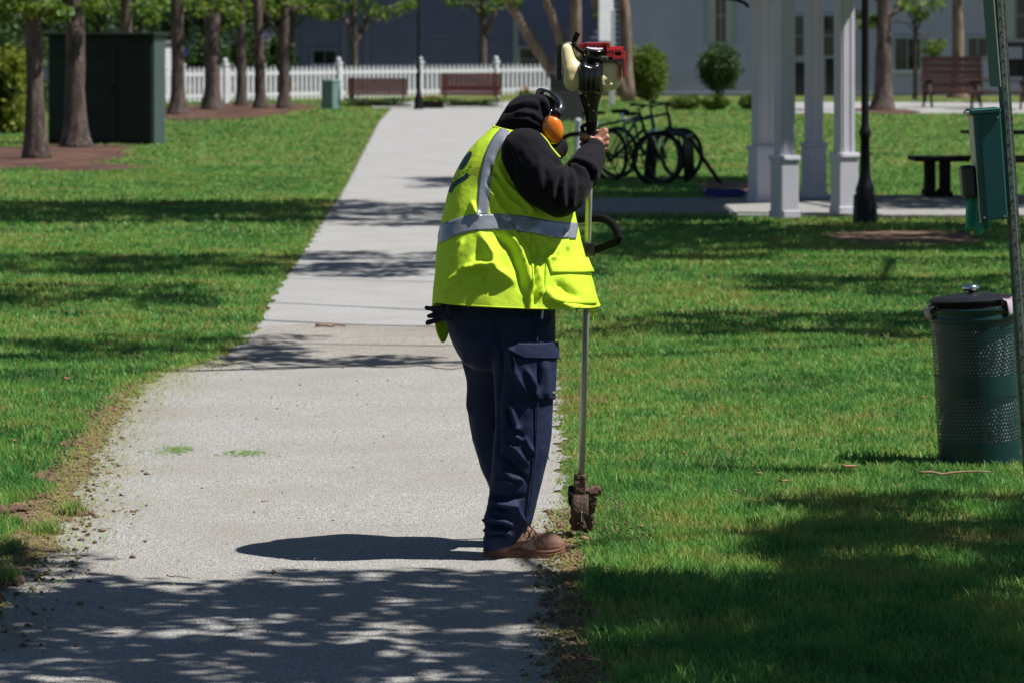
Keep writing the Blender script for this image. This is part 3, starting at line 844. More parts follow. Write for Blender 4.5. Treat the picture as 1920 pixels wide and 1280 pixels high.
shrub('hedge', 'low clipped strip of green below the left bench', 706, 199, 120, 16, None, M_leaf_d, 308, 1500, .05, d=gd(201), box=True, depth=0.3)
shrub('hedge', 'low clipped strip of green below the right bench', 880, 199, 110, 14, None, M_leaf_d, 309, 1400, .05, d=gd(201), box=True, depth=0.3)

# ------------------------------------------------------------------ white picket fence
def fd(px): return 107.0 + (px - 400) * 12.0 / 550.0       # the fence runs away to the right
def fx(px): return (px - CX) * fd(px) / F
fang = math.atan2(fd(950) - fd(400), fx(950) - fx(400))
fence = thing('picket_fence', (fx(640), fd(640), 0), 'long white picket fence with round topped posts before the houses', 'fence')
def fpost(px, parent, z=1.08):
    x, d = fx(px), fd(px)
    mb = MB(); mb.box((x, d, z / 2), (0.15, 0.15, z), rz=fang); mb.box((x, d, z + 0.015), (0.20, 0.20, 0.05), rz=fang, taper=0.8)
    ellipsoid(mb, (x, d, z + 0.10), (0.075, 0.075, 0.085), n=10, m=6)
    return mb.build('post', M_white, parent)
posts = [200, 340, 422, 490, 635, 788, 930, 1060]
for px in posts: fpost(px, fence)
for z in (0.22, 0.82):
    for a, b in zip(posts[:-1], posts[1:]):
        MB().bar((fx(a + 4), fd(a + 4) + .03, z), (fx(b - 4), fd(b - 4) + .03, z), .04, .10).build('rail', M_white, fence)
pm = None
for px in np.arange(205, 1056, 8.4):
    if min(abs(px - q) for q in posts) < 6.5: continue
    if pm is None:
        mb = MB(); w, t = 0.046, 0.012
        mb.add([(-w, -t, .06), (w, -t, .06), (w, -t, .92), (0, -t, 1.03), (-w, -t, .92), (-w, t, .06), (w, t, .06), (w, t, .92), (0, t, 1.03), (-w, t, .92)],
               [(0, 1, 2, 3, 4), (9, 8, 7, 6, 5), (0, 5, 6, 1), (1, 6, 7, 2), (2, 7, 8, 3), (3, 8, 9, 4), (4, 9, 5, 0)])
        me = bpy.data.meshes.new('picket'); me.from_pydata(mb.v, [], mb.f); me.materials.append(M_white); pm = me
    o = linked('picket', pm, fence); o.location = (fx(px) - fence.location[0], fd(px) - fence.location[1] - .022, 0.0); o.rotation_euler.z = fang

# ------------------------------------------------------------------ benches seen from behind
def park_bench(label, px0, px1, top, base, d, wood=None):
    M_maroon = wood or M_maroon_
    s = d / F; x0, x1 = (px0 - CX) * s, (px1 - CX) * s
    zt = P(0, top, d)[2]
    r = thing('park_bench', ((x0 + x1) / 2, d, 0), label, 'bench', 'maroon benches by the fence')
    n = 6; zb = .24
    for k in range(n):
        z = zb + (zt - zb) * (k + .5) / n
        MB().box(((x0 + x1) / 2, d - 0.016 * (n - k) + .1, z), (x1 - x0, 0.03, (zt - zb) / n * 0.90)).build('back_slat', M_maroon, r)
    for k in range(4):
        MB().box(((x0 + x1) / 2, d + 0.2 + k * .12, 0.44), (x1 - x0, 0.10, 0.03)).build('seat_slat', M_maroon, r)
    for x in (x0 + .12, x1 - .12):
        mb = MB(); mb.bar((x, d + .02, 0), (x, d + .13, zt + .01), .05, .04); mb.bar((x, d + .62, 0), (x, d + .60, .43), .05, .04); mb.bar((x, d + .05, .40), (x, d + .64, .41), .05, .04); mb.bar((x, d + .08, .63), (x, d + .62, .62), .05, .03)
        mb.build('leg', M_black, r)
park_bench('maroon slatted bench seen from behind, left of the far lamp post', 651, 764, 147, 196, 106.0)
park_bench('maroon slatted bench seen from behind, right of the far lamp post', 826, 940, 138, 196, 106.0)

# ------------------------------------------------------------------ lamp posts
def lamp_post(label, px, py, k=1.0):
    b = G(px, py)
    r = thing('lamp_post', b, label, 'lamp post', 'black lamp posts')
    mb = MB(); mb.lathe(b, [(.125 * k, 0), (.13 * k, .05), (.115 * k, .10), (.11 * k, .26), (.095 * k, .30), (.10 * k, .33), (.085 * k, .37), (.062 * k, .45), (.056 * k, .50)], 24)
    for q in range(8):
        a = q * math.pi / 4; mb.bar((b[0] + .11 * k * math.cos(a), b[1] + .11 * k * math.sin(a), .02), (b[0] + .100 * k * math.cos(a), b[1] + .100 * k * math.sin(a), .28), .03, .03)
    mb.build('base', M_black, r, autos=40)
    mb = MB(); mb.lathe((b[0], b[1], .5), [(.055 * k, 0), (.048 * k, .34), (.06 * k, .36), (.064 * k, .40), (.05 * k, .44), (.040 * k, .48), (.034 * k, 2.6), (.05 * k, 2.63), (.05 * k, 2.68), (.03 * k, 2.72)], 20)
    mb.build('pole', M_black, r, autos=40)
    mb = MB(); mb.lathe((b[0], b[1], 3.2), [(.07, 0), (.16, .05), (.20, .5), (.24, .52), (.10, .66), (.03, .78)], 8); mb.build('lantern', M_black, r)
lamp_post('black lamp post right of the pavilion columns, near the camera', 1622, 418, 0.98)
lamp_post('slim black lamp post far away between the two maroon benches', 785, 206, 1.0)
b = G(812, 204)
fl = thing('flower_planter', b, 'low dark planter with orange flowers beside the far lamp post', 'planter')
M_orange = mat('orange_petal', (0.55, 0.16, 0.02), 0.6, trans=.2)
mb = MB(); mb.box((b[0], b[1], .10), (.55, .4, .20)); mb.build('tub', M_darkwood, fl, bevel=.02)
rg = np.random.default_rng(8)
leaves('flowers', np.stack([b[0] + rg.normal(0, .10, 70), b[1] + rg.normal(0, .10, 70), .24 + rg.uniform(0, .09, 70)], 1), .05, M_orange, fl, rg)
leaves('foliage', np.stack([b[0] + rg.normal(0, .16, 300), b[1] + rg.normal(0, .13, 300), .20 + rg.uniform(0, .10, 300)], 1), .06, M_leaf, fl, rg)
b = G(985, 197)
fl = thing('flower_planter', b, 'small tuft of orange flowers behind the worker\'s hood', 'planter')
mb = MB(); mb.box((b[0], b[1], .12), (.4, .35, .24)); mb.build('tub', M_darkwood, fl, bevel=.02)
leaves('flowers', np.stack([b[0] + rg.normal(0, .06, 60), b[1] + rg.normal(0, .06, 60), .40 + rg.uniform(-.05, .08, 60)], 1), .05, M_orange, fl, rg)
leaves('foliage', np.stack([b[0] + rg.normal(0, .12, 220), b[1] + rg.normal(0, .12, 220), .26 + rg.uniform(0, .14, 220)], 1), .06, M_leaf, fl, rg)

# ------------------------------------------------------------------ cabinets, bins, posts in the middle distance
M_cab = mat('dark_green_paint', (0.007, 0.020, 0.015), 0.6, col2=(0.004, 0.012, 0.009), scale=2, amount=0.8, spec=0.35)
M_cab_sunlit = mat('sunlit_side_green', (0.055, 0.085, 0.080), 0.5, spec=0.35)  # cabinet green lightened, painting sunlight onto its right side
d = 66.0; w, h, cdp, ph = 1.92, 1.86, .62, math.radians(14)
cr_ = P(287, 272, d)                                   # near right corner
ux, uy = np.array([-math.cos(ph), math.sin(ph), 0]), np.array([math.sin(ph), math.cos(ph), 0])
def cab(u, v, z): return np.array([cr_[0], d, 0]) + ux * u + uy * v + np.array([0, 0, z])
cb = thing('utility_cabinet', cab(w / 2, 0, 0), 'tall dark green metal utility cabinet behind the left trunks', 'cabinet')
def cbox(nm, m, u, v, z, su, sv, sz, bev=.0): return MB().box(cab(u, v, z), (su, sv, sz), rz=-ph).build(nm, m, cb, bevel=bev)
cbox('body', M_cab, w / 2, cdp / 2, h / 2, w, cdp, h, .02)
cbox('roof', M_cab, w / 2, cdp / 2 - .02, h + .035, w + .14, cdp + .16, .07, .015)
for k in range(3):
    cbox('door', M_cab, w * (k + .5) / 3, -.012, h * .49, w / 3 - .05, .024, h * .9, .008)
    cbox('handle', M_black, w * (k + .5) / 3 - w / 6 + .09, -.035, h * .5, .03, .03, .16)
    for q in range(4): cbox('vent_slat', M_cab, w * (k + .5) / 3, -.030, h * .80 + q * .05, w / 3 - .22, .018, .025)
cbox('sunlit_side', M_cab_sunlit, -.006, cdp / 2, h / 2, .016, cdp - .04, h - .02)  # thin overlay that carries the painted sunlight
M_pgreen = mat('pale_green_paint', (0.16, 0.26, 0.24), 0.5, col2=(.12, .2, .19), scale=4, amount=.6)
b = G(620, 206)
ub = thing('utility_pedestal', b, 'small grey green utility box on the lawn before the fence', 'utility box')
mb = MB(); mb.box((b[0], b[1] + .15, .36), (.40, .34, .72), rz=math.radians(-38)); mb.build('body', M_pgreen, ub, bevel=.02)
mb = MB(); mb.box((b[0], b[1] + .15, .745), (.45, .39, .05), rz=math.radians(-38), taper=.85); mb.build('lid', M_pgreen, ub, bevel=.01)
# slatted bin enclosure behind the hood
M_slat = mat('grey_brown_slat', (0.075, 0.072, 0.075), 0.7, col2=(.05, .05, .052), scale=4, amount=.7)
b = G(1064, 228); s = b[1] / F
be = thing('bin_enclosure', b, 'dark grey slatted bin enclosure behind the worker\'s hood', 'bin')
for k in range(9):
    z = .07 + k * .112
    MB().box((b[0], b[1], z), (66 * s, .03, .10)).build('slat', M_slat, be)
    MB().box((b[0] + 33 * s - .018, b[1] + .40, z), (.03, .72, .10)).build('slat', M_slat, be)
    MB().box((b[0] - 33 * s + .018, b[1] + .40, z), (.03, .72, .10)).build('slat', M_slat, be)
MB().box((b[0], b[1] + .38, 1.05), (70 * s, .85, .035)).build('lid', M_slat, be)
MB().box((b[0], b[1] + .38, .5), (60 * s, .66, .95)).build('liner', M_dark, be)
b = G(1084, 287); s = b[1] / F
bo = thing('bollard', b, 'pale grey bollard half hidden behind the worker\'s hands', 'bollard')
mb = MB(); mb.lathe(b, [(.07, 0), (.065, .05), (.052, .07), (.05, .47), (.056, .49), (.056, .52), (.03, .55), (0.001, .56)], 16); mb.build('post', M_trim, bo, autos=40)
b = np.array([(1147 - CX) * 104 / F, 104.0, 0])
sg = thing('sign_post', b, 'white board on a white post behind the red engine cover', 'sign')
mb = MB(); mb.box((b[0], 104, 1.3), (.15, .15, 2.6)); mb.build('post', M_white, sg, bevel=.01)
q0, q1 = P(1119, -40, 103.8), P(1153, 78, 103.8)
mb = MB(); mb.box(((q0[0] + q1[0]) / 2, 103.86, (q0[2] + q1[2]) / 2), (q1[0] - q0[0], .05, q0[2] - q1[2]), rz=math.radians(35)); mb.build('board', M_white, sg, bevel=.01)

# ------------------------------------------------------------------ white pavilion
pv = thing('pavilion', (3.15, 41.9, 0), 'white square columned garden pavilion beside the black lamp post', 'pavilion')
M_colw = mat('column_paint', (0.60, 0.59, 0.67), 0.5, col2=(.52, .51, .56), scale=2.5, amount=.6, spec=.35)
PZ = 0.04
def column(px, py, ped, rz, wp=0.215):
    dd = gd(py) * (CAMH - PZ) / CAMH; x = (px - CX) * dd / F
    mb = MB()
    mb.box((x, dd, PZ + .29), (wp, wp, .58), rz=rz); c = mb.build('column', M_colw, pv, bevel=.006)
    MB().box((x, dd, PZ + .60), (wp + .035, wp + .035, .045), rz=rz, taper=.94).build('cap_moulding', M_colw, c, bevel=.005)
    MB().box((x, dd, PZ + .0352), (wp + .02, wp + .02, .07), rz=rz).build('plinth', M_colw, c, bevel=.004)
    MB().box((x, dd, PZ + .62 + .98), (wp * .76, wp * .76, 1.96), rz=rz).build('shaft', M_colw, c, bevel=.006)
    for sx in (-1, 1):
        q = Matrix.Rotation(rz, 3, 'Z') @ Vector((sx * wp * .2, -wp * .385, 0))
        MB().box((x + q.x, dd + q.y, PZ + .62 + .98), (.02, .012, 1.9), rz=rz).build('shaft_moulding', M_colw, c)
    return x, dd
RZ = math.radians(22)
cols = [column(1471, 408, 1, RZ), column(1430, 379, 0, RZ, .245), column(1526, 371, 0, RZ), column(1583, 400, 1, RZ)]
zt = PZ + .62 + 1.96
for i, j in ((0, 1), (1, 2), (2, 3), (3, 0)):
    MB().bar((*cols[i], zt + .13 + .002 * i), (*cols[j], zt + .13 + .002 * i), .20, .25).build('beam', M_colw, pv)
mb = MB(); cx_, cy_ = np.mean([c[0] for c in cols]), np.mean([c[1] for c in cols])
z_ = zt + .262; ol = [(1.8, 38.2), (3.95, 38.2), (3.95, 41.3), (5.4, 42.4), (5.4, 45.8), (1.8, 45.8)]; n = len(ol)  # unseen roof; outline shaped to shade the columns and leave the front pedestal sunlit
mb.add([(x, y, z_) for x, y in ol] + [(x, y, z_ + .12) for x, y in ol] + [(3.1, 42.0, z_ + 1.2)],
       [tuple(range(n - 1, -1, -1))] + [(k, (k + 1) % n, n + (k + 1) % n, n + k) for k in range(n)] + [(n + k, n + (k + 1) % n, 2 * n) for k in range(n)])
mb.build('roof', M_roof, pv)
mb = MB(); mb.tube([P(1404, 14, 41), P(1396, 6, 41), P(1380, 0, 41), P(1350, -4, 41), P(1330, -8, 41)], .018, 8); mb.build('bracket', M_black, pv, smooth=True)

# ------------------------------------------------------------------ bicycles and rack
M_bike = mat('bike_frame_paint', (0.012, 0.014, 0.020), 0.45, spec=0.4)
M_bike2 = mat('bike_frame_blue', (0.016, 0.022, 0.060), 0.35, spec=0.6)
M_chrome = mat('chrome', (0.75, 0.76, 0.78), 0.18, metal=1.0)
M_rim = mat('dark_rim', (0.06, 0.06, 0.065), 0.4, metal=.6)
M_rub = mat('black_rubber', (0.007, 0.007, 0.008), 0.75, spec=0.18)
def ring(mb, c, R, r, n=36, m=6, ax=1):
    vs, fs = [], []
    for i in range(n):
        a = 2 * math.pi * i / n
        for j in range(m):
            b = 2 * math.pi * j / m
            rr = R + r * math.cos(b)
            vs.append((c[0] + rr * math.cos(a), c[1] + r * math.sin(b), c[2] + rr * math.sin(a)))
    for i in range(n):
        for j in range(m):
            fs.append((i * m + j, ((i + 1) % n) * m + j, ((i + 1) % n) * m + (j + 1) % m, i * m + (j + 1) % m))
    mb.add(vs, fs)
def bicycle(label, loc, rz, m, steer=0.0, seat=.9):
    r = thing('bicycle', (0, 0, 0), label, 'bicycle', 'bicycles parked at the rack')
    R = .325; fw, rw = (.52, 0, .33), (-.52, 0, .33)
    for c in (rw, fw):
        mb = MB(); ring(mb, c, R, .021); w = mb.build('wheel', M_rub, r, smooth=True)
        mb = MB(); ring(mb, c, R - .03, .011); mb.build('rim', M_rim, w, smooth=True)
        mb = MB()
        for k in range(18):
            a = 2 * math.pi * k / 18; mb.bar((c[0], .01 if k % 2 else -.01, c[2]), (c[0] + (R - .03) * math.cos(a), 0, c[2] + (R - .03) * math.sin(a)), .003, .003)
        mb.tube([(c[0], -.05, c[2]), (c[0], .05, c[2])], .022, 10); mb.build('spokes', M_rim, w)
    bb_, st, hd, hl_ = (-.10, 0, .30), (-.25, 0, .74), (.30, 0, .86), (.34, 0, .70)
    mb = MB()
    for p, q, rr in ((bb_, st, .017), (st, hd, .017), (bb_, hl_, .020), (hd, hl_, .022), ((-.52, .05, .33), (bb_[0], .02, bb_[2]), .011), ((-.52, -.05, .33), (bb_[0], -.02, bb_[2]), .011), ((-.52, .05, .33), (st[0], .015, st[2] - .03), .009), ((-.52, -.05, .33), (st[0], -.015, st[2] - .03), .009)):
        mb.tube([p, q], rr, 8)
    mb.build('frame', m, r, smooth=True)
    mb = MB(); mb.tube([hl_, (.37, 0, .62), ], .02, 8)
    for y in (-.055, .055): mb.tube([(.36, y, .66), (.40, y, .62), (.52, y, .33)], .013, 8)
    mb.bar((.36, -.06, .66), (.36, .06, .66), .03, .03); mb.build('fork', M_chrome if steer else m, r, smooth=True)
    mb = MB(); mb.tube([st, (-.29, 0, seat)], .013, 8); mb.build('seat_post', M_chrome, r)
    mb = MB(); mb.lathe((0, 0, 0), [(.001, -.0)], 3, close=False) if False else None
    mb.add([(-.44, -.08, seat + .02), (-.44, .08, seat + .02), (-.28, .055, seat + .03), (-.14, .02, seat + .02), (-.14, -.02, seat + .02), (-.28, -.055, seat + .03), (-.43, -.06, seat - .03), (-.43, .06, seat - .03), (-.27, .03, seat - .02), (-.15, .012, seat - .01), (-.15, -.012, seat - .01), (-.27, -.03, seat - .02)],
           [(0, 5, 4, 3, 2, 1), (6, 7, 8, 9, 10, 11), (0, 1, 7, 6), (1, 2, 8, 7), (2, 3, 9, 8), (3, 4, 10, 9), (4, 5, 11, 10), (5, 0, 6, 11)])
    mb.build('saddle', M_rub, r, bevel=.012)
    mb = MB(); mb.tube([hd, (.27, 0, .95), (.33, 0, .98)], .015, 8); mb.tube([(.25, -.30, 1.0), (.33, -.12, .99), (.34, 0, .98), (.33, .12, .99), (.25, .30, 1.0)], .012, 8); mb.build('handlebar', M_bike, r, smooth=True)
    for y in (-.30, .30): MB().tube([(.28, y * .8, 1.0), (.24, y * 1.03, 1.0)], .018, 8).build('grip', M_rub, r, smooth=True)
    mb = MB(); ring(mb, (-.10, -.05, .30), .09, .008, 20); mb.bar((-.10, -.06, .30), (-.02, -.06, .15), .02, .015); mb.bar((-.10, .06, .30), (-.18, .06, .45), .02, .015); mb.box((-.01, -.10, .14), (.09, .08, .02)); mb.box((-.19, .10, .46), (.09, .08, .02)); mb.build('crank', M_black, r)
    r.location = loc; r.rotation_euler.z = rz
    return r
b = G(1158, 348); bicycle('dark bicycle nearest the worker, its saddle behind the hand', (b[0], b[1], 0), math.radians(12), M_bike)
b = G(1196, 345); bicycle('bicycle with silver fork turned towards the camera', (b[0], b[1] + .5, 0), math.radians(-52), M_bike2, steer=1.0)
b = G(1222, 340); bicycle('black bicycle farthest right against the rack', (b[0], b[1] + .9, 0), math.radians(-38), M_bike, seat=.84)
b = G(1290, 345)
rk = thing('bike_rack', b, 'low black bicycle rack with sloping end bars', 'bike rack')
s = b[1] / F
for k in range(7):
    x = b[0] - .05 + k * .03; y = b[1] + k * .28
    MB().tube([(x - .5, y, .0), (x - .45, y, .55), (x - .40, y, .62), (x - .05, y, .62), (x, y, .56), (x + .02, y, .0)], .02, 8).build('hoop', M_black, rk, smooth=True)
for dz in (0, .28):
    MB().tube([(b[0] + .02, b[1] + dz * 2, .60), (b[0] + .20, b[1] + dz * 2, .32), (b[0] + .42, b[1] + dz * 2, .0)], .02, 8).build('end_bar', M_black, rk, smooth=True)
MB().bar((b[0] - .03, b[1] - .01, .585), (b[0] + .15, b[1] + 1.72, .585), .03, .03).build('top_bar', M_black, rk)
M_bluep = mat('blue_plastic', (0.012, 0.014, 0.20), 0.45)
a, bb = G(1322, 377), G(1396, 377)
bt = thing('blue_tray', ((a[0] + bb[0]) / 2, a[1], 0), 'flat dark blue tray lying by the paving edge', 'tray')
mb = MB(); w = bb[0] - a[0]; cx_ = (a[0] + bb[0]) / 2
mb.box((cx_, a[1] + .25, .062), (w, .42, .02)); tb = mb.build('base', M_bluep, bt)
for x, y, sx, sy in ((cx_, a[1] + .03, w, .02), (cx_, a[1] + .47, w, .02), (cx_ - w / 2 + .01, a[1] + .25, .02, .418), (cx_ + w / 2 - .01, a[1] + .25, .02, .418)):
    MB().box((x, y, .085), (sx, sy, .065)).build('rim', M_bluep, bt)

# ------------------------------------------------------------------ picnic furniture
def picnic_table(label, x, y, L, m, rz=0.0, tilt=0.0, z0=0.0):
    r = thing('picnic_table', (0, 0, 0), label, 'picnic table', 'picnic tables')
    for k in range(5): MB().box((0, -.30 + k * .15, .74 - tilt * k * .03), (L, .135, .035)).build('top_plank', m, r, bevel=.004)
    for sgn in (-1, 1):
        for k in range(2): MB().box((0, sgn * (.62 + k * .14), .44), (L, .125, .035)).build('seat_plank', m, r, bevel=.004)
    for sx in (-1, 1):
        mb = MB(); x_ = sx * (L / 2 - .28)
        mb.bar((x_, -.72, 0), (x_, -.22, .715), .05, .10); mb.bar((x_, .72, 0), (x_, .22, .715), .05, .10); mb.bar((x_ + .055, -.80, .385), (x_ + .055, .80, .385), .04, .10); mb.bar((x_ + .055, -.36, .68), (x_ + .055, .36, .68), .04, .08)
        mb.build('leg', m, r)
    r.location = (x, y, z0); r.rotation_euler.z = rz
    return r
dd = 101.0
picnic_table('reddish picnic table left of the leaning sign post', (1785 - CX) * dd / F, dd, 1.85, M_redwood, math.radians(3))
picnic_table('reddish picnic table partly behind the leaning sign post', (1868 - CX) * (dd - 3) / F, dd - 3, 1.8, M_redwood, math.radians(-8))
# sloping maroon slat seat backs behind the tables
park_bench('reddish slatted bench back rising behind the picnic tables', 1728, 1842, 106, 190, 108.5, M_redwood)
b = G(1762, 376)
st = thing('picnic_bench', b, 'low dark bench on two legs left of the bag dispenser', 'bench')
s = b[1] / F
for k in range(3):
    MB().box((b[0] + .03, b[1] + .1 + k * .30, .42 + PZ), (.62, .27, .05)).build('seat_plank', M_darkwood, st, bevel=.008)
for x, y in ((-.09, .05), (.07, -.05), (-.05, .66), (.12, .62)):
    mb = MB(); mb.bar((b[0] + x, b[1] + y + .05, PZ), (b[0] + x, b[1] + y + .05, .395 + PZ), .10, .10); mb.box((b[0] + x, b[1] + y + .05, .03 + PZ), (.15, .14, .06)); mb.build('leg', M_darkwood, st)
picnic_table('dark picnic table cut off by the right frame edge', 5.95, 43.2, 1.7, M_darkwood, math.radians(4), z0=PZ)
# dark kiosk at the right edge
d = 108.0; a, bb = P(1876, 78, d), P(1965, 190, d)
ks = thing('barbecue_shelter', ((a[0] + bb[0]) / 2, d, 0), 'black roofed barbecue shelter at the upper right edge', 'shelter')
x0, x1 = a[0], bb[0]
MB().box(((x0 + x1) / 2, d + .6, a[2] - .08), (x1 - x0, 1.6, .16)).build('roof', M_black, ks, bevel=.02)
MB().box(((x0 + x1) / 2, d + .5, .98), (x1 - x0 - .2, .7, .50)).build('hood', M_black, ks, bevel=.05)
for x in (x0 + .10, (x0 + x1) / 2, x1 - .1):
    MB().box((x, d, a[2] / 2 - .08), (.09, .09, a[2] - .16)).build('post', M_black, ks)
# parked cars beyond the fence
M_carb = mat('blue_car_paint', (0.02, 0.16, 0.55), 0.25, coat=.6)
M_carn = mat('navy_car_paint', (0.008, 0.014, 0.045), 0.35)
def car(label, px, d, m, rz):
    r = thing('parked_car', (0, 0, 0), label, 'car', 'cars parked beyond the fence')
    prof = [(-2.1, .35), (-2.15, .62), (-2.05, .85), (-1.5, .95), (-.95, 1.38), (-.5, 1.46), (.35, 1.44), (1.0, 1.0), (1.75, .88), (2.1, .72), (2.15, .4), (2.0, .28), (-2.0, .28)]
    mb = MB(); n = len(prof); vs = []
    for y, k in ((-.82, 1.0), (-.88, .99), (.88, .99), (.82, 1.0)):
        for x, z in prof:
            yy = y if z < 1.0 else y * .82
            vs.append((x, yy, z))
    fs = [tuple(range(n - 1, -1, -1)), tuple(3 * n + k for k in range(n))]
    for q in range(3):
        for k in range(n): fs.append((q * n + k, q * n + (k + 1) % n, (q + 1) * n + (k + 1) % n, (q + 1) * n + k))
    mb.add(vs, fs); mb.build('body', m, r, autos=35)
    for y in (-1, 1):
        MB().add([(-1.35, y * .80, .99), (-.1, y * .80, .99), (-.1, y * .735, 1.37), (-.80, y * .735, 1.37)], [(0, 1, 2, 3)] if y < 0 else [(3, 2, 1, 0)]).build('side_window', M_glass, r)
        MB().add([(-.02, y * .80, .99), (.85, y * .80, .99), (.38, y * .735, 1.37), (-.02, y * .735, 1.37)], [(0, 1, 2, 3)] if y < 0 else [(3, 2, 1, 0)]).build('side_window', M_glass, r)
        for x in (-1.3, 1.3):
            mb = MB(); mb.lathe((x, y * .80, .32), [(.001, -.10), (.20, -.10), (.31, -.09), (.32, 0), (.31, .09), (.001, .1)], 20, M=Matrix.Rotation(math.pi / 2, 3, 'X')); w = mb.build('wheel', M_rub, r, autos=40)
            mb = MB(); mb.lathe((x, y * .86, .32), [(.001, -.055), (.19, -.05), (.19, .05), (.001, .055)], 16, M=Matrix.Rotation(math.pi / 2, 3, 'X')); mb.build('rim', M_chrome, w)
        MB().box((2.06, y * .6, .68), (.14, .3, .12)).build('headlight', M_chrome, r, bevel=.03)
    r.location = ((px - CX) * d / F, d, 0); r.rotation_euler.z = rz
car('bright blue car seen in the gap between left trunks', 306, 123.5, M_carb, math.radians(80))
car('navy car glimpsed behind the white fence posts', 455, 123.0, M_carn, math.radians(86))
# ------------------------------------------------------------------ litter bin
M_bin = mat('bin_green_enamel', (0.004, 0.038, 0.037), 0.36, col2=(0.003, 0.026, 0.026), scale=7, amount=.6, spec=0.42, wear=((0.05, 0.07, 0.06), 9, .68))
M_liner = mat('bin_liner', (0.36, 0.37, 0.40), 0.35, trans=.25, bump=.02, bscale=9, col2=(.20, .20, .22), scale=6, amount=.7)
M_bagw = mat('white_bag_edge', (0.50, 0.46, 0.52), 0.4, trans=.25, col2=(.55, .25, .28), scale=16, amount=.35)
M_lid = mat('black_lid', (0.012, 0.011, 0.014), 0.35, spec=.5)
b = G(1841, 867)
bn = thing('litter_bin', b, 'dark green perforated steel litter bin leaning on the lawn', 'litter bin')
RB, HB = .186, .675
def bz(py): return HB * (867 - py) / 292.0
def shell(mb, z0, z1, r=RB, n=68, t=0.0):
    mb.lathe(b, [(r, z0), (r, z1)], n, close=False)
body = MB()
shell(body, 0.0, bz(822)); shell(body, bz(737), bz(700)); shell(body, bz(612), bz(600))
body.lathe(b, [(RB - .012, bz(868)), (RB - .012, .02), (.001, .02)], 40, close=False)
def perf(mb, z0, z1, rows, cols=70, hole=.37):
    hz = (z1 - z0) / rows; da = 2 * math.pi / cols
    vs, fs = [], []
    for r_ in range(rows):
        for c_ in range(cols):
            a0 = (c_ + (.5 if r_ % 2 else 0)) * da; zc = z0 + (r_ + .5) * hz
            o = len(vs)
            outer = [(-.5, -.5), (0, -.5), (.5, -.5), (.5, 0), (.5, .5), (0, .5), (-.5, .5), (-.5, 0)]
            for u, w in outer:
                a = a0 + u * da; vs.append((b[0] + RB * math.cos(a), b[1] + RB * math.sin(a), zc + w * hz))
            rad = hole * min(hz, RB * da)
            for k in range(8):
                t = -3 * math.pi / 4 + k * math.pi / 4
                a = a0 + rad * math.cos(t) / RB; vs.append((b[0] + RB * math.cos(a), b[1] + RB * math.sin(a), zc + rad * math.sin(t)))
            for k in range(8): fs.append((o + k, o + (k + 1) % 8, o + 8 + (k + 1) % 8, o + 8 + k))
    mb.add(vs, fs)
perf(body, bz(822), bz(737), 13); perf(body, bz(700), bz(612), 14)
bo_ = body.build('body', M_bin, bn, smooth=True)
mb = MB(); mb.lathe(b, [(RB + .001, bz(600)), (RB + .008, bz(598)), (RB + .010, bz(592)), (RB + .004, bz(588)), (RB + .004, bz(582)), (RB + .010, bz(579)), (RB + .010, bz(575)), (RB - .004, bz(574)), (RB - .01, bz(590))], 64, close=False); mb.build('rim', M_bin, bn, autos=50)
# liner seen through the holes
ns, nz_ = 60, 16
A = np.zeros((nz_, ns, 3))
for j in range(nz_):
    for i in range(ns):
        a = 2 * math.pi * i / ns; z = .05 + (bz(573) - .05) * j / (nz_ - 1)
        r = RB * (.90 + .045 * mnoise.noise(Vector((math.cos(a) * 3, math.sin(a) * 3, z * 4))))
        A[j, i] = (b[0] + r * math.cos(a), b[1] + r * math.sin(a), z)
mb = MB(); mb.grid(A, True); mb.build('liner', M_liner, bn, smooth=True)
def flap(pts, nm='liner_edge'):
    """crumpled bit of bag turned over the rim"""
    A = np.array(pts); mb = MB(); mb.grid(A); return mb.build(nm, M_bagw, bn, smooth=True, solid=.002)
for a0, a1, hi in ((math.radians(176), math.radians(200), .018), (math.radians(-52), math.radians(-26), .035)):
    rows = []
    for j in range(5):
        row = []
        for i in range(7):
            a = a0 + (a1 - a0) * i / 6; cr = .012 * mnoise.noise(Vector((a * 9, j, 2)))
            r, z = [(RB - .02, bz(580)), (RB - .008, bz(574) + hi), (RB + .018, bz(574) + hi * .7), (RB + .026, bz(582)), (RB + .022, bz(590))][j]
            row.append((b[0] + (r + cr) * math.cos(a), b[1] + (r + cr) * math.sin(a), z + cr * 1.3))
        rows.append(row)
    flap(rows)
mb = MB(); zl = bz(560)
mb.lathe((b[0] - .008, b[1], zl), [(RB * .80, -.028), (RB * .98, -.002), (RB, .004), (RB * .9, .014), (RB * .45, .026), (.02, .030)], 48)
mb.build('lid', M_lid, bn, autos=60)
mb = MB(); mb.lathe((b[0] - .006, b[1], zl + .03), [(.012, -.01), (.014, .008), (.034, .014), (.038, .024), (.028, .034), (.002, .038)], 24); mb.build('lid_knob', M_chrome, bn, smooth=True)
for k in range(3):
    a = math.radians(30 + 120 * k); mb = MB(); mb.bar((b[0] + RB * .88 * math.cos(a), b[1] + RB * .88 * math.sin(a), bz(580)), (b[0] + RB * .80 * math.cos(a), b[1] + RB * .80 * math.sin(a), zl), .012, .006); mb.build('lid_bracket', M_lid, bn)
bn.rotation_euler = (0, math.radians(-3.2), 0)

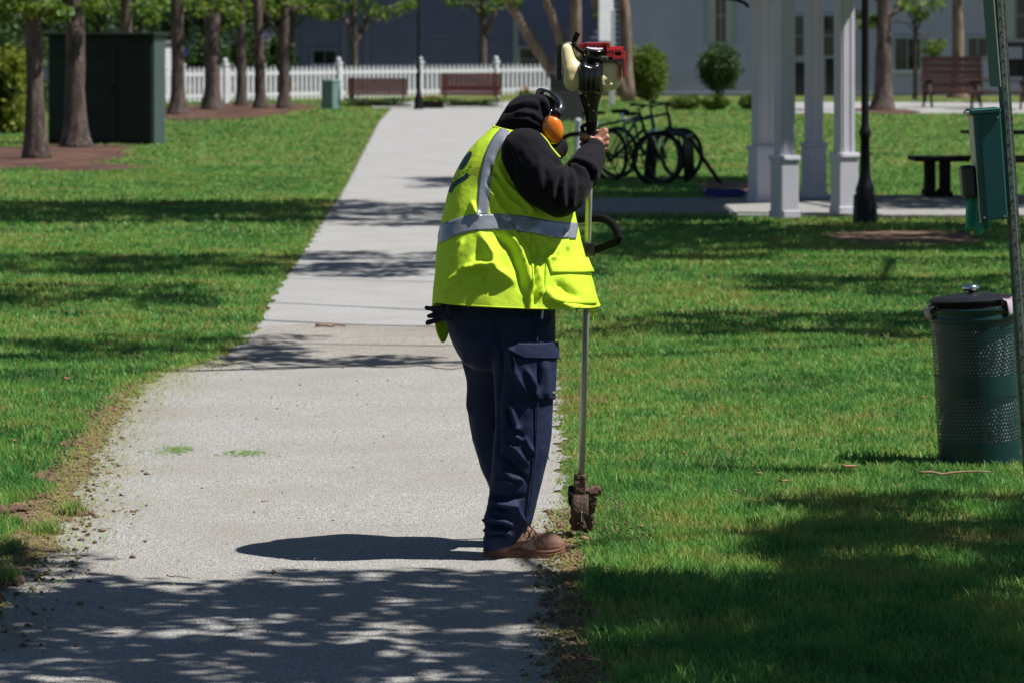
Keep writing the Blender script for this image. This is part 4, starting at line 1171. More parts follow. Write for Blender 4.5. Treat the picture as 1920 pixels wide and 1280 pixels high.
# ------------------------------------------------------------------ leaning bag dispenser post
M_post = mat('green_post_paint', (0.175, 0.205, 0.180), 0.6, col2=(0.115, 0.14, 0.125), scale=10, amount=.7, spec=.35, bump=.002, bscale=60, wear=((0.10, 0.055, 0.035), 34, .60))
M_disp = mat('teal_enamel', (0.009, 0.085, 0.085), 0.45, col2=(.007, .068, .07), scale=3, amount=.6, spec=.4)
M_galv = mat('galvanised', (0.52, 0.50, 0.46), 0.5, metal=.4, col2=(.35, .33, .30), scale=20, amount=.7)
M_bagt = mat('green_bag', (0.05, 0.50, 0.38), 0.35, trans=.5)
D = 16.2
base = np.array([(1931 - CX) * D / F, D, 0.0])
sp = thing('sign_post', base, 'leaning rust flecked green channel post at the right edge', 'post')
a, t = P(1931, 892 - 1, D), P(1865, -110, D)
ax = (t - a) / np.linalg.norm(t - a)
rt = np.array([ax[2], 0, -ax[0]])
def onpost(px, py, dd=0.0): return P(px, py, D + dd)
prof = [(-.026, .0), (-.026, -.006), (-.014, -.006), (-.010, -.026), (.010, -.026), (.014, -.006), (.026, -.006), (.026, .0), (.011, .0), (.007, -.020), (-.007, -.020), (-.011, .0)]
mb = MB(); vs = []
for q in (a - ax * .05, t):
    for u, w in prof: vs.append(q + rt * u + np.array([0, w, 0]))
n = len(prof); mb.add(vs, [(k, (k + 1) % n, n + (k + 1) % n, n + k) for k in range(n)] + [tuple(range(n, 2 * n))])
mb.build('post', M_post, sp)
mb = MB()
L = np.linalg.norm(t - a)
for k in range(38):
    q = a + ax * (L * (k + .5) / 38) + np.array([0, -.0268, 0]); mb.lathe(q, [(.0001, -.0015), (.0042, -.001), (.0042, .001)], 8, M=Matrix.Rotation(math.pi / 2, 3, 'X'))
mb.build('bolt_holes', M_dark, sp)
# sign plate, seen almost edge on
q0, q1 = onpost(1859, -60, -.03), onpost(1877, 163, -.03)
pl = thing('sign_plate', q1, 'green sign plate seen edge on at the top of the leaning post', 'sign')
mb = MB(); dz = (q0 - q1); nrm = np.array([-.80, -.60, 0]); wv = np.array([.30, -.95, 0]) * .10
mb.add([q1, q1 - wv * .9 + [-.006, .0, 0], q0 - wv * .9 + [-.006, 0, 0], q0], [(0, 1, 2, 3)]); mb.build('plate', M_disp, pl, solid=.004)
mb = MB(); mb.bar(q1 + [-.001, -.004, 0], q0 + [-.001, -.004, 0], .004, .004); mb.build('plate_edge', M_white, pl)
# dispenser box
c0, c1 = onpost(1860, 411, -.03), onpost(1846, 212, -.03)
dp = thing('bag_dispenser', c0, 'teal metal bag dispenser box fixed to the leaning post', 'dispenser')
ax2 = (c1 - c0) / np.linalg.norm(c1 - c0); rt2 = np.array([ax2[2], 0, -ax2[0]])
def dbox(name, m, u0, u1, w0, w1, v0, v1, par=None, bev=.003):
    """u across, w along the box from its foot, v in depth (towards the camera is negative)"""
    vs = []
    for w in (w0, w1):
        for u, v in ((u0, v0), (u1, v0), (u1, v1), (u0, v1)): vs.append(c0 + rt2 * u + ax2 * w + np.array([0, v, 0]))
    mb = MB(); mb.add(vs, [(0, 3, 2, 1), (4, 5, 6, 7), (0, 1, 5, 4), (1, 2, 6, 5), (2, 3, 7, 6), (3, 0, 4, 7)])
    return mb.build(name, m, par or dp, bevel=bev)
LL = np.linalg.norm(c1 - c0)
dbox('box', M_disp, -.052, .058, 0, LL, -.075, .095, bev=.005)
dbox('lid', M_disp, -.070, .060, LL - .002, LL + .020, -.085, .10, bev=.005)
dbox('seam', M_disp, -.028, -.0255, .01, LL - .01, -.0775, -.074, bev=0)
dbox('front_plate', M_galv, -.060, -.0525, -.01, LL - .004, -.065, .09, bev=.002)
dbox('hinge', M_galv, -.082, -.064, LL - .008, LL + .012, -.07, .07, bev=.002)
dbox('bag_slot', M_lid, -.120, -.0605, .095, .232, -.06, .06, bev=.012)
for u, w in ((-.04, .012), (.045, .012), (.045, LL - .02)):
    q = c0 + rt2 * u + ax2 * w + np.array([0, -.077, 0]); MB().lathe(q, [(.001, -.003), (.004, -.002), (.004, .003)], 10, M=Matrix.Rotation(math.pi / 2, 3, 'X')).build('rivet', M_galv, dp)
# dangling bags
bg_ = thing('plastic_bag', onpost(1832, 368, -.05), 'loose green plastic bag hanging under the dispenser', 'bag')
rows = []
for j in range(9):
    v = j / 8; row = []
    for i in range(7):
        u = i / 6 - .5
        px = 1823 + u * (22 + 16 * v) + 6 * v + (18 * max(u, 0) * v); py = 366 + 70 * v - 12 * abs(u) * v + 8 * math.sin(u * 9) * v
        row.append(onpost(px, py, -.06 + .02 * math.sin(u * 13 + v * 4)))
    rows.append(row)
mb = MB(); mb.grid(np.array(rows)); mb.build('sheet', M_bagt, bg_, smooth=True, solid=.0012)
rows = []
for j in range(6):
    v = j / 5; row = []
    for i in range(6):
        u = i / 5
        row.append(onpost(1824 + 32 * v * (0.4 + .6 * u) + 2 * u, 405 + 6 * u + 18 * v + 14 * (1 - u) * v - 8 * u * v, -.045 + .018 * math.sin(u * 8 + v * 5)))
    rows.append(row)
mb = MB(); mb.grid(np.array(rows)); mb.build('torn_end', M_bagt, bg_, smooth=True, solid=.0012)

# ------------------------------------------------------------------ stick edger
M_tank = mat('cream_plastic', (0.80, 0.68, 0.40), 0.34, col2=(0.66, 0.50, 0.22), scale=11, amount=.75, spec=.5, wear=((0.22, 0.15, 0.05), 13, .62))
M_redp = mat('red_plastic', (0.60, 0.030, 0.038), 0.36, col2=(.50, .025, .03), scale=10, amount=.6, spec=.5)
M_blkp = mat('black_plastic', (0.009, 0.009, 0.011), 0.25, spec=.5)
M_blkm = mat('dirty_black', (0.022, 0.022, 0.016), 0.4, col2=(0.055, 0.050, 0.030), scale=18, amount=.7, spec=.5)
M_alu = mat('shaft_metal', (0.50, 0.52, 0.50), 0.35, metal=.45, col2=(0.30, 0.31, 0.24), scale=5, amount=.6, stretch=(1, 1, .3))
M_dirt = mat('caked_dirt', (0.175, 0.115, 0.085), 0.95, col2=(0.085, 0.055, 0.04), scale=40, amount=.9, bump=.006, bscale=90, spec=.1)
M_stick = mat('sticker', (0.55, 0.56, 0.66), 0.35, col2=(.75, .45, .55), scale=30, amount=.5)
M_ink = mat('dark_ink', (0.05, 0.04, 0.10), 0.5)
DE0, DE1 = 13.86, 14.22
def DEp(py): return DE0 + (DE1 - DE0) * np.clip((py - 150) / (1000 - 150), 0, 1.05)
def PE(px, py, dd=0.0): return P(px, py, float(DEp(py)) + dd)
SE = DE0 / F
ed = thing('stick_edger', (PE(1090, 1000)[0], PE(1090, 1000)[1], 0), 'lawn edger held upright with red and cream engine on top', 'lawn edger')
# shaft
mb = MB(); mb.tube([PE(1107.5, 235), PE(1104, 380), PE(1098, 620), PE(1089.5, 900)], .0120, 18); mb.build('shaft', M_alu, ed, smooth=True)
M_grip = mat('foam_grip', (0.004, 0.004, 0.008), .8, spec=.12)
# clamp and loop handle
mb = MB(); q = PE(1103, 468); mb.box(q, (.052, .05, .046)); mb.box(PE(1094, 463, -.005), (.03, .06, .03)); mb.build('handle_clamp', M_blkp, ed, bevel=.008, segs=2)
mb = MB(); pts = [(1060, 424, .10), (1075, 413, .08), (1100, 409.5, .045), (1122, 409, .03), (1138, 413, .015), (1150, 423, .0), (1157, 435, -.015), (1161, 449, -.03)]
K = catmull(np.array([PE(x, y, z) for x, y, z in pts]), np.linspace(0, 1, 40)); mb.tube(K, .0155, 12)
mb.build('loop_handle', M_grip, ed, smooth=True)
mb = MB(); mb.bar(PE(1112, 471, 0), PE(1163, 451, -.03), .026, .030, up=(0, 1, 0)); mb.build('handle_bar', M_grip, ed, bevel=.009, segs=2)
# grip and conical neck
mb = MB(); mb.tube([PE(1108, 300), PE(1108.5, 250), PE(1109, 232), PE(1109, 226)], [.0175, .0185, .0195, .021], 18); gp = mb.build('throttle_grip', M_rub, ed, smooth=True)
mb = MB(); mb.tube([PE(1109, 228), PE(1109, 224), PE(1109, 214), PE(1109, 205), PE(1108, 190), PE(1107.5, 176), PE(1107.5, 170)], [.0205, .023, .0215, .024, .032, .043, .044], 20); mb.build('neck', M_blkm, ed, autos=50)
for k, (bx, by) in enumerate(((1098, 180), (1117, 182), (1104, 197), (1113, 208))):
    q = PE(bx, by, -.040 + .006 * k); MB().box(q, (.006, .006, .006)).build('bolt', M_galv, ed)
mb = MB(); mb.bar(PE(1091, 236, -.02), PE(1095, 262, -.02), .012, .016); mb.bar(PE(1091, 238, -.02), PE(1104, 232, 0), .012, .014); mb.build('trigger', M_blkp, ed, bevel=.003)
mb = MB(); K = catmull(np.array([PE(1086, 172, -.03), PE(1090, 186, -.04), PE(1096, 204, -.034), PE(1100, 222, -.022), PE(1101, 240, -.02)]), np.linspace(0, 1, 16)); mb.tube(K, .0035, 8); mb.build('throttle_cable', M_rub, ed, smooth=True)
# cream tank, one blown shape
tk = MB()
def cap(a, ra, b_, rb): capsule(tk, PE(*a), ra * SE, PE(*b_), rb * SE)
for dd in (-.042, 0, .042):
    capsule(tk, PE(1077, 149, dd), 20 * SE, PE(1146, 151, dd), 20 * SE); capsule(tk, PE(1084, 131, dd), 16 * SE, PE(1148, 130, dd), 17 * SE)
    capsule(tk, PE(1149, 130, dd), 16.5 * SE, PE(1149, 152, dd), 16.5 * SE); capsule(tk, PE(1073, 132, dd), 17 * SE, PE(1075, 152, dd), 19.5 * SE)
capsule(tk, PE(1064, 94, -.02), 13 * SE, PE(1069, 118, -.03), 16 * SE); capsule(tk, PE(1069, 118, -.03), 16 * SE, PE(1078, 134, -.04), 20 * SE); capsule(tk, PE(1064, 94, .02), 13 * SE, PE(1072, 124, .02), 17 * SE)
V, fs, Nn = remeshed(tk, .0035, 22)
px, py = proj(V)
gr, _ = seg_dist(px, py, [(1138, 156), (1150, 152), (1166, 143)])
V = V - Nn * (.010 * np.exp(-(gr / 4.0) ** 2) * np.clip(-Nn[:, 1] * 2, 0, 1))[:, None]
V[:, 1] += .32 * (V[:, 0] - PE(1108, 140)[0])
mb = MB(); mb.add(V, fs); mb.build('fuel_tank', M_tank, ed, smooth=True)
# filler cap, clip on the left, breather hose
mb = MB(); K = catmull(np.array([PE(1045, 100, -.03), PE(1049, 90, -.035), PE(1058, 84.5, -.035), PE(1069, 84, -.03), PE(1076, 90, -.03)]), np.linspace(0, 1, 16)); mb.tube(K, [.010] * 16, 10)
q = PE(1061, 88); mb.lathe(q, [(.026, -.012), (.028, 0), (.024, .008), (.010, .010)], 20, M=Matrix.Rotation(math.radians(-14), 3, 'Y')); mb.build('filler_cap', M_blkm, ed, smooth=True)
mb = MB(); mb.box(PE(1047, 122), (.018, .10, 58 * SE)); mb.box(PE(1044.5, 112, -.02), (.012, .05, 26 * SE)); mb.box(PE(1049, 92), (.016, .09, .03)); mb.build('engine_guard', M_blkp, ed, bevel=.006, segs=2)
mb = MB(); K = catmull(np.array([PE(1084, 61.5, -.05), PE(1080, 70, -.05), PE(1076.5, 79, -.05), PE(1079, 87, -.055), PE(1088, 95, -.06), PE(1096, 99, -.06)]), np.linspace(0, 1, 20)); mb.tube(K, [.0095] * 6 + [.0085] * 14, 12); mb.build('breather_hose', M_rub, ed, smooth=True)
# air filter drum with its sticker
q = PE(1114, 104, -.045); TM = Matrix.Rotation(math.radians(14), 3, 'X') @ Matrix.Rotation(math.radians(4), 3, 'Y')
mb = MB(); mb.lathe(q, [(.036, -.012), (.038, -.004), (.035, .0), (.035, .014), (.037, .017), (.037, .024), (.032, .028)], 36, M=TM); dr = mb.build('air_filter', M_blkp, ed, autos=40)
mb = MB(); mb.lathe(q, [(.0305, .0283), (.0305, .0292), (.001, .0294)], 32, M=TM, close=False); st_ = mb.build('sticker', M_stick, dr)
for u, v, w, h in ((-.012, .006, .010, .004), (.003, .007, .012, .003), (.015, .004, .006, .004), (-.008, -.004, .020, .003), (.012, -.006, .008, .003)):
    MB().box(q + np.array(TM @ Vector((u, v, .0297))), (w, h, .0006), M=TM).build('print_mark', M_ink, dr)
mb = MB(); mb.box(PE(1112, 111, -.02), (56 * SE, .10, 12 * SE)); mb.build('carburettor', M_blkm, ed, bevel=.006)
# red cover
mb = MB()
def rbox(x0, x1, y0, y1, d0, d1): mb.box(PE((x0 + x1) / 2, (y0 + y1) / 2, (d0 + d1) / 2), ((x1 - x0) * SE, abs(d1 - d0), (y1 - y0) * SE))
rbox(1096, 1142, 80, 83.5, -.055, .07); rbox(1096, 1140, 84, 112, .01, .07)
for k in range(3): rbox(1098, 1138, 85.2 + 3.2 * k, 86.6 + 3.2 * k, -.054, .011)
rbox(1136, 1143, 80.2, 100, -.06, .071); rbox(1085, 1097, 82, 96, -.01, .07); rbox(1136.5, 1165, 92, 98, -.062, .071); rbox(1136.5, 1150, 98, 108, -.0615, .0705)
rbox(1147, 1170, 105, 112, -.0625, .0715); rbox(1168, 1172, 97, 146, -.055, .07); rbox(1149.5, 1152, 97, 106, -.0622, .07); rbox(1163, 1169, 95, 108, -.0618, .0702); rbox(1138, 1168, 88, 92.5, -.04, .07)
mb.build('engine_cover', M_redp, ed, bevel=.005, segs=2)
mb = MB(); mb.box(PE(1157, 101.5, -.035), (14 * SE, .03, 9 * SE)); mb.build('exhaust_slot', M_dark, ed)
mb = MB(); mb.box(PE(1149, 113.8, -.01), (32 * SE, .11, 3.5 * SE)); mb.build('cover_gasket', M_blkp, ed)
mb = MB(); mb.box(PE(1120, 100, .06), (60 * SE, .06, 30 * SE)); mb.build('crankcase', M_blkm, ed, bevel=.01)
# ribbed black front housing
mb = MB()
A = []
for j, (y, hw, dp_) in enumerate(((114.5, 17, -.072), (116, 19, -.082), (121, 24, -.096), (127, 25.5, -.104), (145, 25.5, -.108), (165, 25, -.106), (172, 24, -.10), (176, 22, -.082))):
    row = []
    for i in range(61):
        u = -1 + 2 * i / 60
        prof_ = (1 - abs(u) ** 5) ** .6
        rib = .0030 * max(0, math.cos(u * math.pi * 5.5)) ** 3 * np.clip((y - 124) / 20, 0, 1) * (1 - abs(u) ** 6)
        notch = .030 * math.exp(-((u) / .28) ** 2) * np.clip((128 - y) / 11, 0, 1)
        row.append(PE(1107.5 + u * hw, y + (2 if j == 7 else 0) - 2.5 * (1 - u * u) * (j == 7), -.035 + (dp_ + .035) * prof_ - rib + notch))
    A.append(row)
A = catmull(np.array(A).reshape(len(A), -1), np.linspace(0, 1, 44)).reshape(44, 61, 3)
A[..., 1] += .28 * (A[..., 0] - PE(1108, 140)[0])
mb.grid(A); mb.build('clutch_housing', M_blkp, ed, smooth=True)
mb = MB(); mb.box(PE(1107.5, 145, -.01), (46 * SE, .10, 60 * SE)); mb.build('engine_block', M_blkm, ed, bevel=.008)
M_wet = mat('dark_wet_soil', (0.050, 0.032, 0.024), .9, col2=(.12, .075, .055), scale=45, amount=.7, bump=.008, bscale=80)
# gear head, guard, wheel and blade, all caked with soil
def lump(nm, parts, m, vox=.004, amp=.004, it=3):
    t_ = MB()
    for p0, r0, p1, r1 in parts: capsule(t_, p0, r0, p1, r1)
    V, fs, Nn = remeshed(t_, vox, it)
    V = V + Nn * (amp * noise3(V, (60, 60, 60), 3.0, 3))[:, None]
    mb = MB(); mb.add(V, fs); return mb.build(nm, m, ed, smooth=True)
mb = MB(); mb.box(PE(1087.5, 908), (22 * .00195, .05, 40 * .00195)); V, fs, Nn = remeshed(mb, .003, 4); V = V + Nn * (.003 * noise3(V, (70, 70, 70), 1.0, 3))[:, None]
mb = MB(); mb.add(V, fs); mb.build('gear_head', M_dirt, ed, smooth=True)
lump('guard_bracket', [(PE(1100, 924, -.01), .020, PE(1115, 920, -.01), .020), (PE(1106, 938, -.01), .020, PE(1112, 942, -.01), .018), (PE(1119, 915, -.012), .013, PE(1122, 921, -.012), .013)], M_dirt, .003, .005)
mb = MB(); mb.lathe(PE(1071, 928, 0), [(.001, -.012), (.026, -.012), (.036, -.008), (.038, 0), (.036, .008), (.026, .012), (.001, .012)], 24, M=Matrix.Rotation(math.pi / 2, 3, 'Y')); mb.build('depth_wheel', M_rub, ed, autos=40)
mb = MB(); A = []
for j in range(16):
    a_ = math.radians(100 - 205 * j / 15); row = []
    for i in range(5):
        rr = .085; row.append(PE(1089, 958) + np.array([(-.034 + .0155 * i), -math.sin(a_) * rr * .9, math.cos(a_) * rr * 0 + rr * math.cos(a_)]))
    A.append(row)
mb.grid(np.array(A)); mb.build('blade_guard', M_wet, ed, smooth=True, solid=.004)
lump('soil_cake', [(PE(1078, 940, -.02), .017, PE(1080, 985, -.02), .020), (PE(1096, 945, -.01), .016, PE(1100, 990, 0), .018), (PE(1108, 948, 0), .012, PE(1106, 985, 0), .016), (PE(1086, 960, -.03), .015, PE(1090, 985, -.03), .017)], M_wet, .004, .008)
mb = MB(); mb.box(PE(1090, 962), (.004, .20, .035)); mb.box(PE(1090, 962), (.0042, .036, .19)); mb.build('blade', M_galv, ed)

# ------------------------------------------------------------------ crumbs, clods, clippings
def crumbs(name, x, y, z, s, m, label, rng, kind='stuff', flat=.6):
    n = len(x)
    V = rng.normal(size=(n, 6, 3)) * .18
    V += np.array([(1, 0, 0), (-1, 0, 0), (0, 1, 0), (0, -1, 0), (0, 0, 1), (0, 0, -.6)])[None]
    V *= s[:, None, None]; V[:, :, 2] *= flat
    a = rng.uniform(0, 6.28, n); c_, s_ = np.cos(a)[:, None], np.sin(a)[:, None]
    X = V[:, :, 0] * c_ - V[:, :, 1] * s_; Y = V[:, :, 0] * s_ + V[:, :, 1] * c_
    W = np.stack([X + x[:, None], Y + y[:, None], V[:, :, 2] + z[:, None]], 2)
    T = np.array([(0, 2, 4), (2, 1, 4), (1, 3, 4), (3, 0, 4), (2, 0, 5), (1, 2, 5), (3, 1, 5), (0, 3, 5)])
    Fq = (T[None] + (np.arange(n) * 6)[:, None, None]).reshape(-1, 3)
    o = raw_mesh(name, W.reshape(-1, 3), [(3, Fq)], m)
    return tag(o, label, name.replace('_', ' ').split()[-1] if kind == 'stuff' else None, None, kind)
rg = np.random.default_rng(99)
n = 5200
y = rg.uniform(11.5, 20.5, n); k = np.abs(rg.normal(0, 1, n)) * np.interp(y, [11.5, 14, 17, 20.5], [.16, .16, .12, .05])
x = xl(y) + k - .06 - .10 * rg.random(n)
crumbs('loose_soil', x, y, np.full(n, .010), rg.exponential(.0045, n).clip(.002, .018), M_soil, 'crumbs of loose soil strewn along the left path edge', rg)
n = 3600
y = rg.uniform(9.8, 15.0, n); x = xr(y) - np.abs(rg.normal(0, .055, n)) + .07 * rg.random(n)
kk = np.abs(y - 13.9) < .8; x = np.where(kk & (rg.random(n) < .5), xr(y) + rg.normal(0.02, .09, n), x)
crumbs('loose_soil', x, y, np.full(n, .010), rg.exponential(.0050, n).clip(.002, .020), M_soil, 'crumbs of freshly cut soil along the right path edge', rg)
n = 300
y = rg.uniform(10, 24, n); x = xl(y) + (xr(y) - xl(y)) * rg.random(n)
crumbs('grit', x, y, np.full(n, .008), rg.exponential(.0024, n).clip(.001, .008), M_soil, 'dark grit scattered over the gravelly footpath', rg)
# soil thrown up by the blade
n = 1100
t_ = rg.random(n) ** 1.1; x = PE(1100, 990)[0] + t_ * .24 + rg.normal(0, .025, n); z = .015 + rg.random(n) ** 1.5 * .20 * (1 - .55 * t_); y = 14.12 + rg.normal(0, .10, n)
crumbs('flying_soil', x, y, z, rg.exponential(.0019, n).clip(.0008, .007), M_soil, 'soil spray thrown up beside the edger blade', rg)
# clippings scattered thinly
def clip_patch(name, label, cx_, cy_, rx, ry, n, seed, tint, up=.012, cat='clippings', kind='stuff', wid=.0042, zb=.009):
    rng = np.random.default_rng(seed)
    x = cx_ + rng.normal(0, rx, n); y = cy_ + rng.normal(0, ry, n)
    a = rng.uniform(0, 6.28, n); l = rng.uniform(.010, .035, n); w = wid * rng.uniform(.5, 1.2, n)
    dx, dy = np.cos(a) * l, np.sin(a) * l; nx, ny = -np.sin(a) * w, np.cos(a) * w; z0 = zb + rng.random(n) * up * .3; z1 = zb + rng.random(n) * up
    V = np.stack([np.stack([x - nx, y - ny, z0], 1), np.stack([x + nx, y + ny, z0], 1), np.stack([x + dx + nx * .4, y + dy + ny * .4, z1], 1), np.stack([x + dx - nx * .4, y + dy - ny * .4, z1], 1)], 1)
    i = (np.arange(n) * 4)[:, None]
    o = raw_mesh(name, V.reshape(-1, 3), [(4, np.concatenate([i, i + 1, i + 2, i + 3], 1))], M_grass, np.repeat(np.clip(rng.normal(tint, .13, n), 0, 1), 4))
    return tag(o, label, cat, None, kind)
c = G(335, 846); clip_patch('grass_clippings', 'small green patch of clippings on the path, left one', c[0], c[1], .055, .11, 260, 1, .62, .006)
c = G(458, 852); clip_patch('grass_clippings', 'small green patch of clippings on the path, right one', c[0], c[1], .060, .07, 190, 2, .62, .006)
rng = np.random.default_rng(4)
n = 8500; y = rng.uniform(11.5, 22, n); x = xl(y) - .03 + np.abs(rng.normal(0, .17, n)) - .05
def strew(name, label, x, y, seed, tint):
    rng = np.random.default_rng(seed); n = len(x)
    a = rng.uniform(0, 6.28, n); l = rng.uniform(.010, .040, n); w = .0026 * rng.uniform(.5, 1.2, n)
    dx, dy = np.cos(a) * l, np.sin(a) * l; nx, ny = -np.sin(a) * w, np.cos(a) * w; z0 = np.full(n, .012); z1 = .012 + rng.random(n) * .014
    V = np.stack([np.stack([x - nx, y - ny, z0], 1), np.stack([x + nx, y + ny, z0], 1), np.stack([x + dx + nx * .4, y + dy + ny * .4, z1], 1), np.stack([x + dx - nx * .4, y + dy - ny * .4, z1], 1)], 1)
    i = (np.arange(n) * 4)[:, None]
    o = raw_mesh(name, V.reshape(-1, 3), [(4, np.concatenate([i, i + 1, i + 2, i + 3], 1))], M_grass, np.repeat(np.clip(tint + rng.normal(0, .12, n), 0, 1), 4))
    tag(o, label, 'clippings', None, 'stuff')
strew('grass_clippings', 'yellowed clippings strewn along the left path edge', x, y, 5, .86)
n = 2600; y = rng.uniform(9.8, 15, n); x = xr(y) - .02 + rng.normal(0, .07, n)
strew('grass_clippings', 'yellowed clippings strewn along the right path edge', x, y, 6, .84)
n = 500; y = rng.uniform(11, 20, n); x = xl(y) + (xr(y) - xl(y)) * rng.random(n) ** 1.6
strew('grass_clippings', 'thin pale clippings scattered over the footpath', x, y, 7, .85)
# turf clods with grass on them
def clod(label, px, py, wpx, hpx, seed, grass=True):
    c = G(px, py); s = c[1] / F; rng = np.random.default_rng(seed)
    r = thing('turf_clod', c, label, 'clod', 'turf clods on the left path edge')
    t_ = MB()
    for k in range(5):
        u = -1 + k * .5; ellipsoid(t_, (c[0] + u * wpx * s * .38, c[1] + rng.normal(0, .02), hpx * s * .35), (wpx * s * .2, .045, hpx * s * rng.uniform(.35, .6)), n=12, m=8)
    V, fs, Nn = remeshed(t_, .005, 1); V = V + Nn * (.012 * noise3(V, (45, 45, 45), seed, 3))[:, None]; V[:, 2] = np.maximum(V[:, 2], .004)
    mb = MB(); mb.add(V, fs); mb.build('soil', M_dirt, r, smooth=True)
    if grass:
        n = 260; x = c[0] + rng.normal(0, wpx * s * .2, n); y = c[1] + rng.normal(0, .03, n)
        V, q4, q3, tt = blades(x, y, rng.uniform(.02, .055, n), np.full(n, .004), np.clip(rng.normal(.72, .15, n), 0, 1), rng, .9)
        V[:, 2] += hpx * s * .45; V -= np.array(c)
        raw_mesh('grass_tuft', V, [(4, q4), (3, q3)], M_grass, tt, r)
clod('turf clod with a yellow green tuft standing on the path', 138, 968, 54, 16, 1)
clod('flat turf clod nearest below the tufted one', 86, 1003, 58, 12, 2)
clod('broken brown clod at the left frame edge', 22, 1038, 60, 16, 3)
clod('dark green tuft at the left frame edge in the shade', 18, 1096, 46, 22, 4)
clod('small brown clod farther along the left edge', 112, 894, 36, 9, 5, False)
clod('brown scraped clod beside the lawn on the left', 20, 960, 60, 16, 6, False)
# twigs, leaves, chips
M_twig = mat('dry_twig', (0.30, 0.19, 0.11), .85, col2=(.18, .11, .07), scale=30, amount=.7)
M_dleaf = mat('dry_leaf', (0.33, 0.17, 0.09), .8, trans=.2, col2=(.45, .27, .16), scale=40, amount=.6)
def twig(label, p, L, r, rz, z=.016, bend=.1, m=None, seed=0):
    rng = np.random.default_rng(seed); c = np.array([p[0], p[1], z]); d_ = np.array([math.cos(rz), math.sin(rz), 0]); o_ = np.array([-d_[1], d_[0], 0])
    pts = [c + d_ * L * (t - .5) + o_ * bend * L * math.sin(3 * t) + np.array([0, 0, rng.normal(0, r * .4)]) for t in np.linspace(0, 1, 7)]
    mb = MB(); mb.tube(pts, [r * (1 - .5 * t) for t in np.linspace(0, 1, 7)], 7)
    return tag(mb.build('twig', m or M_twig, None, smooth=True, loc=c), label, 'twig', 'twigs lying about')
twig('pale stick lying across the concrete path, farther back', G(620, 617), .19, .012, .05, .022, seed=1)
twig('short reddish wood chip on the sunlit path', G(253, 963), .036, .0055, -.1, .013, .02, seed=2)
twig('thin red twig lying in the dappled shade', G(335, 1086), .11, .0022, -.6, .010, seed=3)
twig('tiny pale chip at the edge of the worker\'s shadow', G(514, 1078), .018, .006, .9, .013, .02, seed=4)
twig('small brown twig on the path left of the worker', G(497, 943), .030, .003, .5, .010, seed=5)
twig('long bleached stick on the lawn below the litter bin', G(1790, 906), .30, .0065, .15, .045, .04, seed=6)
twig('short pale stick on the lawn right of the edger', G(1383, 943), .055, .004, -1.1, .050, .1, seed=7)
def dry_leaf(label, p, sz, z, seed):
    rng = np.random.default_rng(seed); A = np.zeros((5, 4, 3))
    for j in range(5):
        for i in range(4):
            v, u = j / 4 - .5, i / 3 - .5; w = math.cos(v * 2.9)
            A[j, i] = (p[0] + v * sz, p[1] + u * sz * .7 * w, z + sz * (.35 * abs(u) + .3 * v * v + .1 * rng.random()))
    return tag(MB().grid(A).build('fallen_leaf', M_dleaf, None, smooth=True, loc=(p[0], p[1], z), solid=.001), label, 'leaf', 'fallen leaves on the lawn')
dry_leaf('curled brown leaf on the grass between bin and worker', G(1593, 899), .065, .045, 1)
dry_leaf('pale dry leaf on the lawn nearer the edger', G(1470, 926), .05, .045, 2)
dry_leaf('single tan leaf in the shade on the left lawn', G(318, 396), .16, .05, 3)
dry_leaf('reddish leaf at the foot of the litter bin', G(1822, 873), .10, .03, 4)

# small brown bits lying in the lawn
rg = np.random.default_rng(123); n = 900
y = rg.uniform(10, 40, n); x = rg.uniform(-1, 1, n) * (y * .1334 + .8); ok = (x < xl(y) - .05) | (x > xr(y) + .05); x, y = x[ok], y[ok]
crumbs('lawn_litter', x, y, np.full(len(x), .026), rg.exponential(.006, len(x)).clip(.003, .022), M_dleaf, 'brown bits of leaf and bark scattered in the lawn', rg, flat=.3)
# ------------------------------------------------------------------ the worker
D0 = 13.78
SP = D0 / F
def PP(px, py, dd=0.0): return P(px, py, D0 + dd)
def PC(px, py, dd=0.0):
    """same, but placed by the picture scale at the body's own depth"""
    q = P(px, py, D0); q[1] = D0 + dd; return q
M_skin = mat('skin', (0.47, 0.235, 0.165), 0.5, col2=(0.36, 0.13, 0.09), scale=22, amount=.6, bump=.0015, bscale=120, spec=.4)
M_hood = mat('black_fleece', (0.0105, 0.0095, 0.0140), 0.9, col2=(0.0075, 0.007, 0.010), scale=30, amount=.6, bump=.0040, bscale=24, spec=.12, sheen=.03)
M_vest = mat('hi_vis_yellow', (0.74, 0.96, 0.06), 0.66, wear=((0.42, 0.52, 0.05), 7, .67), col2=(0.67, 0.93, 0.05), scale=9, amount=.5, bump=.0035, bscale=30, spec=.25, trans=.22)
M_vest2 = mat('hi_vis_edging', (0.66, 0.86, 0.03), 0.6, spec=.25)
M_tape = mat('reflective_tape', (0.36, 0.38, 0.43), 0.30, metal=.35, col2=(0.20, 0.22, 0.27), scale=14, amount=.6, bump=.002, bscale=35, spec=.6)
M_trou = mat('navy_twill', (0.0190, 0.0275, 0.070), 0.72, col2=(0.0125, 0.0185, 0.048), scale=12, amount=.7, bump=.0040, bscale=26, spec=.2)
M_leath = mat('tan_leather', (0.240, 0.130, 0.085), 0.65, col2=(0.15, 0.075, 0.05), scale=22, amount=.8, bump=.002, bscale=70, spec=.3, wear=((0.34, 0.22, 0.17), 17, .58))
M_sole = mat('tan_sole', (0.205, 0.098, 0.060), 0.7, col2=(0.12, 0.06, 0.04), scale=26, amount=.7, bump=.002, bscale=90, spec=.25)
M_lace = mat('brown_lace', (0.13, 0.055, 0.022), .8)
M_cup = mat('orange_shell', (0.80, 0.19, 0.012), 0.28, spec=.5, col2=(.70, .15, .01), scale=14, amount=.5)
